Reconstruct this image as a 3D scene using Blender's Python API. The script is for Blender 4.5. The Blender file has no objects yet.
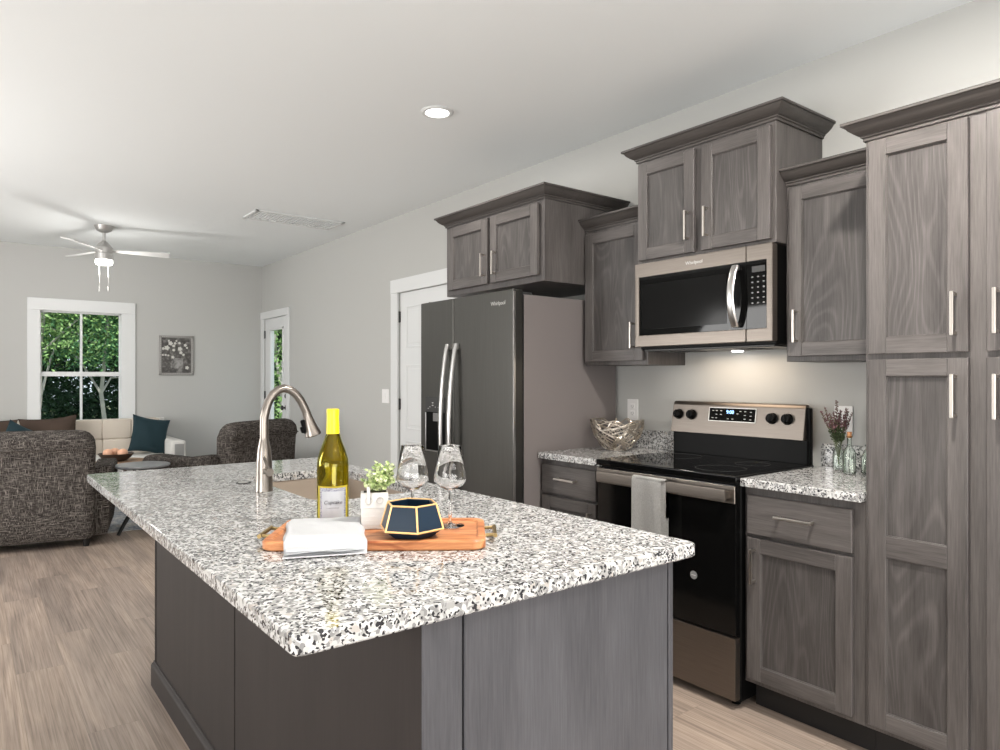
import bpy, bmesh, math, random
from mathutils import Vector, Matrix
random.seed(7)
SC = bpy.context.scene
COL = SC.collection
R = math.radians

# ------------------------------------------------------------------ camera
cam_d = bpy.data.cameras.new('camera')
cam = bpy.data.objects.new('camera', cam_d); COL.objects.link(cam)
FPX = 688.08
cam_d.sensor_fit = 'HORIZONTAL'; cam_d.sensor_width = 36
cam_d.lens = FPX * 36 / 1000
cam_d.shift_x = (500 - 487.18) / 1000
cam_d.shift_y = (378.23 - 375) / 1000
cam_d.clip_start = .05; cam_d.clip_end = 200
cam.location = (0, 0, 1.3032)
cam.rotation_euler = (R(90), 0, -.6494)
SC.camera = cam

# ------------------------------------------------------------------ view, world, sun, large lights
SC.view_settings.view_transform = 'Standard'
SC.view_settings.look = 'None'
SC.view_settings.gamma = 1
SC.view_settings.use_curve_mapping = False
SC.view_settings.exposure = 0.52

W = bpy.data.worlds.new('sky'); SC.world = W; W.use_nodes = True
nt = W.node_tree; nt.nodes.clear()
wo = nt.nodes.new('ShaderNodeOutputWorld'); bg = nt.nodes.new('ShaderNodeBackground')
bg.inputs[0].default_value = (.80, .90, 1, 1); bg.inputs[1].default_value = 1.3
nt.links.new(bg.outputs[0], wo.inputs[0])

def light(name, kind, loc, energy, color=(1, 1, 1), rot=(0, 0, 0), size=None, size_y=None, **kw):
    d = bpy.data.lights.new(name, kind); d.energy = energy; d.color = color
    if kind == 'AREA':
        d.shape = 'RECTANGLE' if size_y else 'DISK'; d.size = size
        if size_y: d.size_y = size_y
    for k, v in kw.items(): setattr(d, k, v)
    o = bpy.data.objects.new(name, d); COL.objects.link(o); o.location = loc; o.rotation_euler = rot
    return o

light('sun', 'SUN', (0, 0, 10), 4.6, (1, .96, .88), rot=(R(38), 0, R(-14)), angle=R(1))
FILL_COL = (1.0, .985, .965)
# added area fills in place of daylight, hung before closed back and left walls
light('fill_back', 'AREA', (.2, -2.62, 1.2), 170, FILL_COL, rot=(R(118), 0, 0), size=3.6, size_y=2.0)
light('fill_left_kitchen', 'AREA', (-2.52, .4, 1.4), 80, FILL_COL, rot=(R(118), 0, R(-90)), size=2.4, size_y=1.5)
light('fill_left_living', 'AREA', (-2.52, 5.6, 1.45), 165, FILL_COL, rot=(R(98), 0, R(-80)), size=3.2, size_y=1.5)

# ------------------------------------------------------------------ materials
def mat(name, color=(.5, .5, .5), rough=.5, metal=0, spec=.5, coat=0, trans=0, ior=1.45, emit=None, es=0, aniso=0):
    m = bpy.data.materials.new(name); m.use_nodes = True
    b = m.node_tree.nodes['Principled BSDF']
    b.inputs['Base Color'].default_value = (*color, 1)
    b.inputs['Roughness'].default_value = rough
    b.inputs['Metallic'].default_value = metal
    b.inputs['Specular IOR Level'].default_value = spec
    b.inputs['Coat Weight'].default_value = coat
    b.inputs['Transmission Weight'].default_value = trans
    b.inputs['IOR'].default_value = ior
    b.inputs['Anisotropic'].default_value = aniso
    if emit:
        b.inputs['Emission Color'].default_value = (*emit, 1); b.inputs['Emission Strength'].default_value = es
    return m

class NT:
    """small helper around a material's node tree"""
    def __init__(s, m): s.t = m.node_tree; s.b = s.t.nodes['Principled BSDF']
    def n(s, typ, **kw):
        n = s.t.nodes.new(typ)
        for k, v in kw.items(): setattr(n, k, v)
        return n
    def l(s, a, b): s.t.links.new(a, b)
    def coord(s, scale=(1, 1, 1), out='Object', rand=True):
        tc = s.n('ShaderNodeTexCoord'); mp = s.n('ShaderNodeMapping')
        mp.inputs['Scale'].default_value = scale
        s.l(tc.outputs[out], mp.inputs['Vector'])
        if rand:
            oi = s.n('ShaderNodeObjectInfo'); mu = s.n('ShaderNodeMath', operation='MULTIPLY'); mu.inputs[1].default_value = 37.0
            s.l(oi.outputs['Random'], mu.inputs[0]); s.l(mu.outputs[0], mp.inputs['Location'])
        return mp.outputs[0]
    def noise(s, vec, scale=5, detail=4, rough=.5, dist=0):
        n = s.n('ShaderNodeTexNoise'); n.inputs['Scale'].default_value = scale; n.inputs['Detail'].default_value = detail
        n.inputs['Roughness'].default_value = rough; n.inputs['Distortion'].default_value = dist
        s.l(vec, n.inputs['Vector']); return n
    def ramp(s, fac, stops, interp='LINEAR'):
        r = s.n('ShaderNodeValToRGB'); r.color_ramp.interpolation = interp
        e = r.color_ramp.elements
        while len(e) < len(stops): e.new(.5)
        for i, (p, c) in enumerate(stops):
            e[i].position = p; e[i].color = (*c, 1) if len(c) == 3 else c
        s.l(fac, r.inputs[0]); return r.outputs[0]
    def mix(s, fac, a, b, mode='MIX'):
        m = s.n('ShaderNodeMix', data_type='RGBA', blend_type=mode)
        for i, v in ((0, fac), (6, a), (7, b)):
            if hasattr(v, 'default_value'): s.l(v, m.inputs[i])
            else: m.inputs[i].default_value = v if i == 0 else (*v, 1)
        return m.outputs[2]
    def base(s, c): s.l(c, s.b.inputs['Base Color'])
    def bump(s, h, strength=.2, dist=.002):
        b = s.n('ShaderNodeBump'); b.inputs['Strength'].default_value = strength; b.inputs['Distance'].default_value = dist
        s.l(h, b.inputs['Height']); s.l(b.outputs[0], s.b.inputs['Normal'])

def g3(v): return (v, v, v)

def wood(name, c0, c1, grain='z', rough=.42, figure=.0):
    m = mat(name, c0, rough, spec=.4); t = NT(m)
    sc = {'z': (55, 55, 2.2), 'y': (55, 2.2, 55), 'x': (2.2, 55, 55)}[grain]
    sc2 = {'z': (9, 9, 1.1), 'y': (9, 1.1, 9), 'x': (1.1, 9, 9)}[grain]
    fine = t.noise(t.coord(sc), 4, 5, .65)
    broad = t.noise(t.coord(sc2), 1.4, 3, .5, .6)
    f = t.n('ShaderNodeMix', data_type='FLOAT'); f.inputs[0].default_value = .5
    t.l(fine.outputs[0], f.inputs[2]); t.l(broad.outputs[0], f.inputs[3])
    col = t.ramp(f.outputs[0], [(.33, c0), (.66, c1)])
    if figure > 0:
        # cathedral figure: rings stretched along the grain
        sc3 = {'z': (5.5, 5.5, .9), 'y': (5.5, .9, 5.5), 'x': (.9, 5.5, 5.5)}[grain]
        w = t.noise(t.coord(sc3), 1.0, 1.5, .4, .5)
        mu = t.n('ShaderNodeMath', operation='MULTIPLY'); mu.inputs[1].default_value = 120
        sn = t.n('ShaderNodeMath', operation='SINE')
        t.l(w.outputs[0], mu.inputs[0]); t.l(mu.outputs[0], sn.inputs[0])
        rr = t.ramp(sn.outputs[0], [(.0, g3(1 - figure)), (.75, g3(1)), (1, g3(1 + figure * .6))])
        col = t.mix(1.0, col, rr, 'MULTIPLY')
    t.base(col)
    t.bump(fine.outputs[0], .12, .0008)
    return m

WC0, WC1 = (.045, .040, .0385), (.116, .105, .101)
M_WV = wood('stained_wood_upright_grain', WC0, WC1, 'z')
M_WP = wood('stained_wood_panel', (.039, .035, .034), (.096, .088, .085), 'z', figure=.17)
M_WH = wood('stained_wood_level_grain', WC0, WC1, 'y')
M_WX = wood('stained_wood_crosswise_grain', WC0, WC1, 'x')
M_WCROWN = wood('stained_wood_crown', (.044, .039, .036), (.078, .070, .066), 'y', .42)
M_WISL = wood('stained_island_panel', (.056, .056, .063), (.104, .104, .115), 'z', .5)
M_WSHADED = wood('island_wood_shaded', (.021, .017, .016), (.031, .0255, .024), 'z', .6)  # darker copy of the island wood, its shade put into the colour
M_KICK = mat('toe_kick', (.012, .011, .011), .6)
M_BLACK = mat('black_void', (.006, .006, .006), .5)
M_WALL = mat('wall_paint', (.455, .455, .440), .75, spec=.25)
t = NT(M_WALL); nz = t.noise(t.coord((1, 1, 1), rand=False), 260, 2); t.bump(nz.outputs[0], .05, .0006)
M_CEIL = mat('ceiling_paint', (.80, .825, .83), .85, spec=.2)
M_TRIM = mat('white_trim', (.66, .67, .67), .4)
M_NICKEL = mat('brushed_nickel', (.50, .465, .43), .34, 1)
M_FAUCET = mat('faucet_nickel', (.29, .26, .235), .30, 1)
M_SS = mat('stainless', (.60, .55, .50), .42, 1)
t = NT(M_SS); nz = t.noise(t.coord((2, 2, 220)), 3, 3, .6)
t.base(t.ramp(nz.outputs[0], [(.3, (.175, .153, .134)), (.7, (.225, .198, .175))]))
M_SSD = mat('dark_stainless', (.175, .170, .165), .42, 1)
t = NT(M_SSD); nz = t.noise(t.coord((1, 160, 1)), 3, 3, .6)
t.base(t.ramp(nz.outputs[0], [(.3, (.085, .083, .077)), (.7, (.105, .102, .096))]))
M_FSIDE = mat('fridge_side_paint', (.150, .133, .129), .45, spec=.4)
M_HANDLE = mat('fridge_handle_steel', (.50, .49, .48), .28, 1)
M_BGLASS = mat('black_glass', (.003, .003, .003), .04, spec=.22)
M_OVGLASS = mat('oven_black_glass', (.003, .003, .003), .10, spec=.3)
M_MWIN = mat('microwave_window', (.006, .006, .006), .10, spec=.12)
M_BPLAS = mat('black_plastic', (.003, .003, .003), .35, spec=.08)
M_DGREY = mat('dark_grey_plastic', (.030, .030, .030), .4)
M_WPLAS = mat('white_plastic', (.78, .77, .76), .35)
M_PRINT = mat('pale_print', (.55, .55, .54), .5)
M_PRINTD = mat('dim_print', (.16, .16, .16), .5)
M_LOGO = mat('logo_silver', (.55, .54, .52), .35, .6)
M_BLUE = mat('clock_digits', (.1, .3, .9), .5, emit=(.35, .6, 1), es=2.2)
M_SINK = mat('taupe_composite', (.36, .30, .245), .45)
M_NAVY = mat('navy_glaze', (.006, .018, .036), .38, spec=.4)
M_GOLD = mat('gold_edge', (.84, .52, .22), .4, .4)
M_BRASS = mat('aged_brass', (.36, .26, .12), .35, 1)
M_CERAM = mat('white_ceramic', (.62, .60, .575), .35)
M_SOIL = mat('soil', (.03, .022, .016), .9)
M_LEAF = mat('pale_succulent_leaf', (.42, .50, .22), .5)
t = NT(M_LEAF); nz = t.noise(t.coord((1, 1, 1)), 60, 2); t.base(t.ramp(nz.outputs[0], [(.32, (.13, .22, .06)), (.5, (.46, .56, .24)), (.66, (.80, .84, .55))]))
M_STEM = mat('stem_green', (.09, .12, .04), .6)
M_SPRIG = mat('purple_sprig', (.16, .075, .085), .7)
M_SPRIGG = mat('dark_green_sprig', (.035, .05, .02), .7)
M_CORK = mat('cork', (.42, .20, .09), .8)
M_YEL = mat('yellow_foil', (.86, .69, .01), .35)
M_LABEL = mat('paper_label', (.80, .82, .86), .6)
M_LABELB = mat('label_lilac_border', (.62, .63, .72), .6)
t = NT(M_LABELB); nz = t.noise(t.coord((1, 1, 1)), 420, 2); t.base(t.ramp(nz.outputs[0], [(.42, (.26, .26, .42)), (.56, (.76, .78, .84))]))
M_INK = mat('label_ink', (.03, .03, .05), .6)
M_TOWEL = mat('white_cotton', (.82, .83, .85), .9, spec=.1)
t = NT(M_TOWEL); v = t.n('ShaderNodeTexVoronoi'); v.inputs['Scale'].default_value = 330; t.l(t.coord((1, 1, 1)), v.inputs['Vector']); t.bump(v.outputs['Distance'], .35, .001)
M_GTOWEL = mat('grey_cotton', (.50, .49, .475), .9, spec=.1)
t = NT(M_GTOWEL); nz = t.noise(t.coord((1, 1, 1)), 220, 3); t.base(t.ramp(nz.outputs[0], [(.3, (.42, .41, .395)), (.7, (.56, .55, .535))])); t.bump(nz.outputs[0], .3, .001)
M_WIRE = mat('champagne_wire', (.50, .45, .39), .32, 1)
M_DWOOD = mat('dark_wood', (.055, .035, .025), .5)
M_TWOOD = mat('table_wood', (.36, .22, .13), .45)
M_TGREY = mat('grey_table_top', (.26, .27, .28), .3)
M_BMETAL = mat('black_metal', (.008, .008, .008), .45)
M_PEACH = mat('peach_ball', (.74, .42, .28), .6)
M_FANM = mat('fan_nickel', (.52, .51, .50), .35, .8)
M_FANB = mat('fan_blade', (.66, .66, .65), .45)
M_LAMP = mat('lamp_diffuser', (1, 1, 1), .5, emit=(1, .97, .92), es=6)
M_TEAL = mat('teal_velvet', (.004, .022, .030), .8); 
NT(M_TEAL).b.inputs['Sheen Weight'].default_value = .08
NT(M_TEAL).b.inputs['Sheen Tint'].default_value = (.25, .5, .6, 1)
M_CREAM = mat('cream_upholstery', (.60, .535, .46), .8, spec=.2)
M_CREAMW = mat('pale_arm_upholstery', (.66, .65, .62), .8, spec=.2)
M_BROWN = mat('brown_chenille', (.075, .054, .043), .9, spec=.1)
t = NT(M_BROWN); nz = t.noise(t.coord((1, 1, 1)), 90, 3); t.bump(nz.outputs[0], .4, .003)

def tweed(name, lo, hi):
    m = mat(name, lo, .95, spec=.1); t = NT(m)
    a = t.noise(t.coord((260, 260, 20)), 1, 2, .5); b = t.noise(t.coord((20, 20, 260)), 1, 2, .5)
    mx = t.n('ShaderNodeMath', operation='MAXIMUM'); t.l(a.outputs[0], mx.inputs[0]); t.l(b.outputs[0], mx.inputs[1])
    t.base(t.ramp(mx.outputs[0], [(.50, lo), (.62, tuple(.65 * x + .35 * y for x, y in zip(lo, hi))), (.78, hi)]))
    t.bump(mx.outputs[0], .4, .002)
    return m
M_TWEED = tweed('brown_tweed', (.026, .022, .020), (.30, .27, .245))

def granite(name):
    m = mat(name, (.6, .6, .6), .07, spec=.5); t = NT(m)
    vec = t.coord((1, 1, 1), rand=False)
    nz = t.noise(vec, 30, 2)
    dv = t.n('ShaderNodeVectorMath', operation='SCALE'); dv.inputs['Scale'].default_value = .022
    t.l(nz.outputs['Color'], dv.inputs[0])
    ad = t.n('ShaderNodeVectorMath', operation='ADD'); t.l(vec, ad.inputs[0]); t.l(dv.outputs[0], ad.inputs[1])
    def cells(scale, stretch=(1, 1, 1)):
        mp = t.n('ShaderNodeMapping'); mp.inputs['Scale'].default_value = stretch; t.l(ad.outputs[0], mp.inputs[0])
        v = t.n('ShaderNodeTexVoronoi'); v.inputs['Scale'].default_value = scale; t.l(mp.outputs[0], v.inputs['Vector'])
        s = t.n('ShaderNodeSeparateColor'); t.l(v.outputs['Color'], s.inputs[0]); return s.outputs
    c1 = cells(140); c2 = cells(215); c3 = cells(95)
    col = t.ramp(c3[1], [(0, (.56, .56, .555)), (.40, (.46, .46, .455)), (.66, (.32, .32, .315)), (.93, (.41, .385, .36))], 'CONSTANT')
    g = t.ramp(c1[0], [(0, (1, 1, 1)), (.80, (0, 0, 0))], 'CONSTANT')
    col = t.mix(g, (.22, .22, .22), col)
    # black flecks gather where a slow noise is high
    big = t.noise(vec, 16, 2)
    ms = t.n('ShaderNodeMath', operation='MULTIPLY_ADD'); ms.inputs[1].default_value = .45; ms.inputs[2].default_value = 0
    t.l(big.outputs[0], ms.inputs[0])
    gt = t.n('ShaderNodeMath', operation='LESS_THAN'); s2 = t.n('ShaderNodeMath', operation='SUBTRACT')
    t.l(c2[2], s2.inputs[0]); t.l(ms.outputs[0], s2.inputs[1]); t.l(s2.outputs[0], gt.inputs[0]); gt.inputs[1].default_value = -.045
    col = t.mix(gt.outputs[0], col, (.03, .03, .034))
    t.base(col)
    return m
M_GRAN = granite('speckled_granite')

def floor_mat():
    m = mat('plank_floor', (.4, .3, .25), .42, spec=.35); t = NT(m)
    tc = t.n('ShaderNodeTexCoord'); mp = t.n('ShaderNodeMapping'); mp.inputs['Rotation'].default_value = (0, 0, R(90))
    t.l(tc.outputs['Object'], mp.inputs[0])
    br = t.n('ShaderNodeTexBrick'); br.offset = .37; br.inputs['Scale'].default_value = 1
    br.inputs['Brick Width'].default_value = 1.22; br.inputs['Row Height'].default_value = .18
    br.inputs['Mortar Size'].default_value = .0007; br.inputs['Mortar Smooth'].default_value = .2
    br.inputs['Color1'].default_value = (0, 0, 0, 1); br.inputs['Color2'].default_value = (1, 1, 1, 1); br.inputs['Mortar'].default_value = (.5, .5, .5, 1)
    t.l(mp.outputs[0], br.inputs['Vector'])
    # offset the grain per plank
    ofs = t.n('ShaderNodeVectorMath', operation='SCALE'); ofs.inputs['Scale'].default_value = 7
    t.l(br.outputs['Color'], ofs.inputs[0])
    ad = t.n('ShaderNodeVectorMath', operation='ADD'); t.l(tc.outputs['Object'], ad.inputs[0]); t.l(ofs.outputs[0], ad.inputs[1])
    m2 = t.n('ShaderNodeMapping'); m2.inputs['Scale'].default_value = (60, 1.0, 1); t.l(ad.outputs[0], m2.inputs[0])
    fine = t.noise(m2.outputs[0], 2.2, 6, .65, .4)
    m3 = t.n('ShaderNodeMapping'); m3.inputs['Scale'].default_value = (7, .9, 1); t.l(ad.outputs[0], m3.inputs[0])
    br2 = t.noise(m3.outputs[0], 1.2, 3, .5, .8)
    a = t.ramp(fine.outputs[0], [(.30, (.195, .150, .122)), (.5, (.325, .262, .220)), (.70, (.425, .352, .302))])
    b = t.ramp(br2.outputs[0], [(.3, (.74, .74, .74)), (.7, (1.2, 1.18, 1.15))])
    c = t.mix(1, a, b, 'MULTIPLY')
    tone = t.ramp(br.outputs['Color'], [(0, (.88, .88, .89)), (1, (1.12, 1.10, 1.07))])
    c = t.mix(1, c, tone, 'MULTIPLY')
    c = t.mix(br.outputs['Fac'], c, (.20, .16, .13))
    t.base(c)
    t.bump(fine.outputs[0], .08, .001)
    return m
M_FLOOR = floor_mat()

def acacia():
    m = mat('acacia_wood', (.5, .25, .1), .4); t = NT(m)
    f = t.noise(t.coord((3, 30, 30)), 1.5, 5, .6, 1.2)
    w = t.noise(t.coord((2, 9, 9)), 2, 2, .5, 1.5)
    c = t.ramp(f.outputs[0], [(.3, (.24, .070, .024)), (.5, (.48, .185, .070)), (.72, (.66, .32, .14))])
    k = t.ramp(w.outputs[0], [(.32, (.55, .38, .30)), (.42, (1, 1, 1))])
    t.base(t.mix(1, c, k, 'MULTIPLY')); return m
M_ACACIA = acacia()

def glassm(name, color=(1, 1, 1), ior=1.45, rough=0.0):
    m = bpy.data.materials.new(name); m.use_nodes = True; n = m.node_tree; n.nodes.clear()
    o = n.nodes.new('ShaderNodeOutputMaterial'); g = n.nodes.new('ShaderNodeBsdfGlass')
    g.inputs['Color'].default_value = (*color, 1); g.inputs['IOR'].default_value = ior; g.inputs['Roughness'].default_value = rough
    n.links.new(g.outputs[0], o.inputs[0]); return m
M_GLASS = glassm('clear_glass', (1, 1, 1), 1.33)
M_VGLASS = glassm('pale_green_glass', (.955, .98, .96))
M_BOTTLE = glassm('olive_bottle_glass', (.84, .82, .42), 1.5)
M_WINE = glassm('yellow_wine', (.92, .84, .34), 1.34)
def panem():
    m = bpy.data.materials.new('window_glass'); m.use_nodes = True; n = m.node_tree; n.nodes.clear()
    o = n.nodes.new('ShaderNodeOutputMaterial'); tr = n.nodes.new('ShaderNodeBsdfTransparent'); gl = n.nodes.new('ShaderNodeBsdfGlossy')
    tr.inputs[0].default_value = (.95, .97, .965, 1)
    n.nodes.remove(gl); n.links.new(tr.outputs[0], o.inputs[0]); return m
M_PANE = panem()

def rugm():
    m = mat('faded_blue_rug', (.3, .34, .4), .95, spec=.1); t = NT(m)
    v = t.coord((1, 1, 1), rand=False)
    a = t.noise(v, 5, 6, .7, 1.5); b = t.noise(v, 45, 3, .6)
    c = t.ramp(a.outputs[0], [(.35, (.10, .14, .22)), (.48, (.36, .40, .45)), (.6, (.62, .60, .56)), (.75, (.22, .25, .30))])
    t.base(t.mix(.35, c, t.ramp(b.outputs[0], [(.4, (.15, .17, .2)), (.6, (.7, .68, .65))]))); return m
M_RUG = rugm()

def paint_m():
    m = mat('flower_picture_print', (.2, .2, .2), .5); t = NT(m)
    v = t.coord((1, 1, 1)); a = t.noise(v, 22, 5, .7, .6)
    t.base(t.ramp(a.outputs[0], [(.3, (.025, .023, .02)), (.5, (.085, .08, .075)), (.7, (.26, .25, .24))])); return m
M_PRINTBG = paint_m()
M_PETAL = mat('picture_pale_flower', (.60, .59, .55), .6)
M_PVASE = mat('picture_grey_vase', (.17, .165, .16), .6)
t = NT(M_PVASE); nz = t.noise(t.coord((1, 1, 1)), 16, 3, .6, .8); t.base(t.ramp(nz.outputs[0], [(.35, (.06, .058, .055)), (.65, (.34, .33, .32))]))
M_PFRAME = mat('pewter_frame', (.30, .29, .28), .4, .4)

def leafm(name, stops):
    m = mat(name, (.1, .2, .03), .5, spec=.3); t = NT(m)
    nz = t.noise(t.coord((1, 1, 1), rand=False), 5.5, 5, .8)
    t.base(t.ramp(nz.outputs[0], stops))
    t.b.inputs['Subsurface Weight'].default_value = 0
    return m
M_TREE1 = leafm('bright_leaves', [(.32, (.045, .11, .03)), (.5, (.15, .27, .08)), (.62, (.36, .48, .22)), (.74, (.66, .72, .48))])  # palest stops paint highlights into the leaf colour
M_TREE2 = leafm('green_leaves', [(.32, (.02, .075, .035)), (.5, (.07, .19, .08)), (.62, (.20, .36, .15)), (.76, (.52, .64, .38))])  # the pale last stop is a painted leaf highlight
M_TREE3 = leafm('dark_leaves', [(.3, (.008, .025, .012)), (.55, (.02, .05, .024)), (.75, (.07, .12, .045))])
M_BARK = mat('pale_bark', (.42, .40, .36), .85)
M_BARKD = mat('dark_bark', (.10, .085, .07), .9)
M_GROUND = mat('yard_ground', (.10, .12, .05), .95)

# ------------------------------------------------------------------ mesh helpers
class MB:
    def __init__(s): s.bm = bmesh.new()
    def _take(s, tmp, mi, M=None):
        if M is not None: bmesh.ops.transform(tmp, matrix=M, verts=tmp.verts)
        vm = {}
        for v in tmp.verts: vm[v] = s.bm.verts.new(v.co)
        for f in tmp.faces:
            try:
                nf = s.bm.faces.new([vm[v] for v in f.verts]); nf.material_index = mi if mi is not None else f.material_index
                nf.smooth = True
            except ValueError: pass
        tmp.free()
    def box(s, x0, x1, y0, y1, z0, z1, mi=0, bev=0, seg=1, M=None):
        t = bmesh.new(); bmesh.ops.create_cube(t, size=1)
        x0, x1 = sorted((x0, x1)); y0, y1 = sorted((y0, y1)); z0, z1 = sorted((z0, z1))
        for v in t.verts:
            v.co = Vector((x0 + (v.co.x + .5) * (x1 - x0), y0 + (v.co.y + .5) * (y1 - y0), z0 + (v.co.z + .5) * (z1 - z0)))
        if bev: bmesh.ops.bevel(t, geom=list(t.edges), offset=bev, segments=seg, profile=.5, affect='EDGES', clamp_overlap=True)
        s._take(t, mi, M); return s
    def poly(s, verts, faces, mi=0, M=None, bev=0, seg=1):
        t = bmesh.new(); vs = [t.verts.new(v) for v in verts]
        for f in faces: t.faces.new([vs[i] for i in f])
        bmesh.ops.recalc_face_normals(t, faces=t.faces)
        if bev: bmesh.ops.bevel(t, geom=list(t.edges), offset=bev, segments=seg, profile=.5, affect='EDGES', clamp_overlap=True)
        s._take(t, mi, M); return s
    def prism(s, pts, z0, z1, mi=0, bev=0, seg=1, M=None):
        """closed outline of (x,y) raised from z0 to z1"""
        n = len(pts)
        v = [(x, y, z0) for x, y in pts] + [(x, y, z1) for x, y in pts]
        f = [list(range(n))[::-1], list(range(n, 2 * n))] + [[i, (i + 1) % n, n + (i + 1) % n, n + i] for i in range(n)]
        return s.poly(v, f, mi, M, bev, seg)
    def lathe(s, prof, cx=0, cy=0, cz=0, n=32, mi=0, M=None, cap=True):
        t = bmesh.new(); rings = []
        for r, z in prof:
            if r < 1e-6: rings.append([t.verts.new((cx, cy, cz + z))])
            else: rings.append([t.verts.new((cx + r * math.cos(2 * math.pi * i / n), cy + r * math.sin(2 * math.pi * i / n), cz + z)) for i in range(n)])
        for a, b in zip(rings, rings[1:]):
            for i in range(n):
                j = (i + 1) % n
                q = [a[i % len(a)], a[j % len(a)], b[j % len(b)], b[i % len(b)]]
                q2 = []
                for v in q:
                    if v not in q2: q2.append(v)
                if len(q2) > 2: t.faces.new(q2)
        if cap:
            for rg in (rings[0], rings[-1]):
                if len(rg) > 2: t.faces.new(rg)
        bmesh.ops.recalc_face_normals(t, faces=t.faces)
        s._take(t, mi, M); return s
    def tube(s, pts, r, n=10, mi=0, M=None, flat=None, closed=False):
        """tube along points, r a number or a list; flat=(a,b) scales the section"""
        P = [Vector(p) for p in pts]; m = len(P)
        rs = r if isinstance(r, (list, tuple)) else [r] * m
        t = bmesh.new(); rings = []
        up = None
        for i in range(m):
            if closed: d = (P[(i + 1) % m] - P[i - 1]).normalized()
            else: d = (P[min(i + 1, m - 1)] - P[max(i - 1, 0)]).normalized()
            if up is None:
                up = Vector((0, 0, 1)) if abs(d.z) < .9 else Vector((1, 0, 0))
            a = (up - d * up.dot(d)).normalized(); b = d.cross(a); up = a
            fa, fb = flat or (1, 1)
            rings.append([t.verts.new(P[i] + (a * math.cos(2 * math.pi * k / n) * fa + b * math.sin(2 * math.pi * k / n) * fb) * rs[i]) for k in range(n)])
        for i in range(m if closed else m - 1):
            A = rings[i]; B = rings[(i + 1) % m]
            for k in range(n): t.faces.new([A[k], A[(k + 1) % n], B[(k + 1) % n], B[k]])
        if not closed: t.faces.new(rings[0][::-1]); t.faces.new(rings[-1])
        bmesh.ops.recalc_face_normals(t, faces=t.faces)
        s._take(t, mi, M); return s
    def ell(s, c, r, mi=0, nu=20, nv=12, M=None, p=1.0):
        """ellipsoid; p<1 makes it boxier"""
        t = bmesh.new(); bmesh.ops.create_uvsphere(t, u_segments=nu, v_segments=nv, radius=1)
        for v in t.verts:
            q = v.co
            if p != 1: q = Vector([math.copysign(abs(k) ** p, k) for k in q])
            v.co = Vector((c[0] + q.x * r[0], c[1] + q.y * r[1], c[2] + q.z * r[2]))
        s._take(t, mi, M); return s
    def grid(s, fn, nu, nv, mi=0, thick=None, M=None):
        t = bmesh.new(); V = [[t.verts.new(fn(i / nu, j / nv)) for j in range(nv + 1)] for i in range(nu + 1)]
        for i in range(nu):
            for j in range(nv): t.faces.new([V[i][j], V[i + 1][j], V[i + 1][j + 1], V[i][j + 1]])
        if thick: bmesh.ops.solidify(t, geom=list(t.faces), thickness=thick)
        s._take(t, mi, M); return s

def wloc(o):
    v = Vector((0, 0, 0))
    while o is not None: v += o.location; o = o.parent
    return v

def obj(name, mb, mats, parent=None, loc=None, local=False, smooth=32, label=None):
    """links one mesh object; coordinates are world ones unless local"""
    base = wloc(parent) if parent is not None else Vector(loc or (0, 0, 0))
    if not local: bmesh.ops.translate(mb.bm, verts=mb.bm.verts, vec=-base)
    me = bpy.data.meshes.new(name); mb.bm.to_mesh(me); mb.bm.free()
    for m in (mats if isinstance(mats, (list, tuple)) else [mats]): me.materials.append(m)
    me.polygons.foreach_set('use_smooth', [True] * len(me.polygons))
    me.set_sharp_from_angle(angle=R(smooth))
    o = bpy.data.objects.new(name, me); COL.objects.link(o)
    if smooth <= 32 and len(me.polygons) < 4000:
        wn = o.modifiers.new('weighted', 'WEIGHTED_NORMAL'); wn.keep_sharp = True
    if parent is not None: o.parent = parent
    elif loc is not None: o.location = loc
    if label: o['label'] = label
    return o

def tag(o, label, cat, group=None):
    o['label'] = label; o['category'] = cat
    if group: o['group'] = group
    return o
def thing(name, label, cat, loc=(0, 0, 0), group=None, rz=0):
    o = bpy.data.objects.new(name, None); COL.objects.link(o); o.location = loc; o.rotation_euler = (0, 0, rz)
    o.empty_display_size = .1
    return tag(o, label, cat, group)
def struct(name, mb, mats, parent=None, loc=None):
    o = obj(name, mb, mats, parent, loc)
    if parent is None: o['kind'] = 'structure'
    return o
def text(body, size, loc, parent, m, name='lettering', rot=(R(90), 0, R(-90)), ext=.0004, align='CENTER', shear=0, local=False, sx=1):
    cu = bpy.data.curves.new(name, 'FONT'); cu.body = body; cu.size = size; cu.extrude = ext; cu.align_x = align; cu.align_y = 'CENTER'; cu.shear = shear
    cu.materials.append(m)
    tmp = bpy.data.objects.new(name, cu); COL.objects.link(tmp)
    me = bpy.data.meshes.new_from_object(tmp); bpy.data.objects.remove(tmp); me.materials.clear(); me.materials.append(m)
    o = bpy.data.objects.new(name, me); COL.objects.link(o); o.parent = parent
    o.location = Vector(loc) - (Vector((0, 0, 0)) if local else wloc(parent)); o.rotation_euler = rot; o.scale = (sx, 1, 1)
    return o

def rrect(x0, x1, y0, y1, r, n=5):
    pts = []
    for cx, cy, a0 in ((x1 - r, y1 - r, 0), (x0 + r, y1 - r, 90), (x0 + r, y0 + r, 180), (x1 - r, y0 + r, 270)):
        for i in range(n + 1):
            a = R(a0 + 90 * i / n); pts.append((cx + r * math.cos(a), cy + r * math.sin(a)))
    return pts

# ------------------------------------------------------------------ measured planes
XW = 3.0585; YF = 8.8322; ZC = 2.74
XF = 2.4485          # frames of base, pantry and fridge cabinets
XL, YB = -2.6, -2.7   # left and back walls, behind the view

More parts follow.
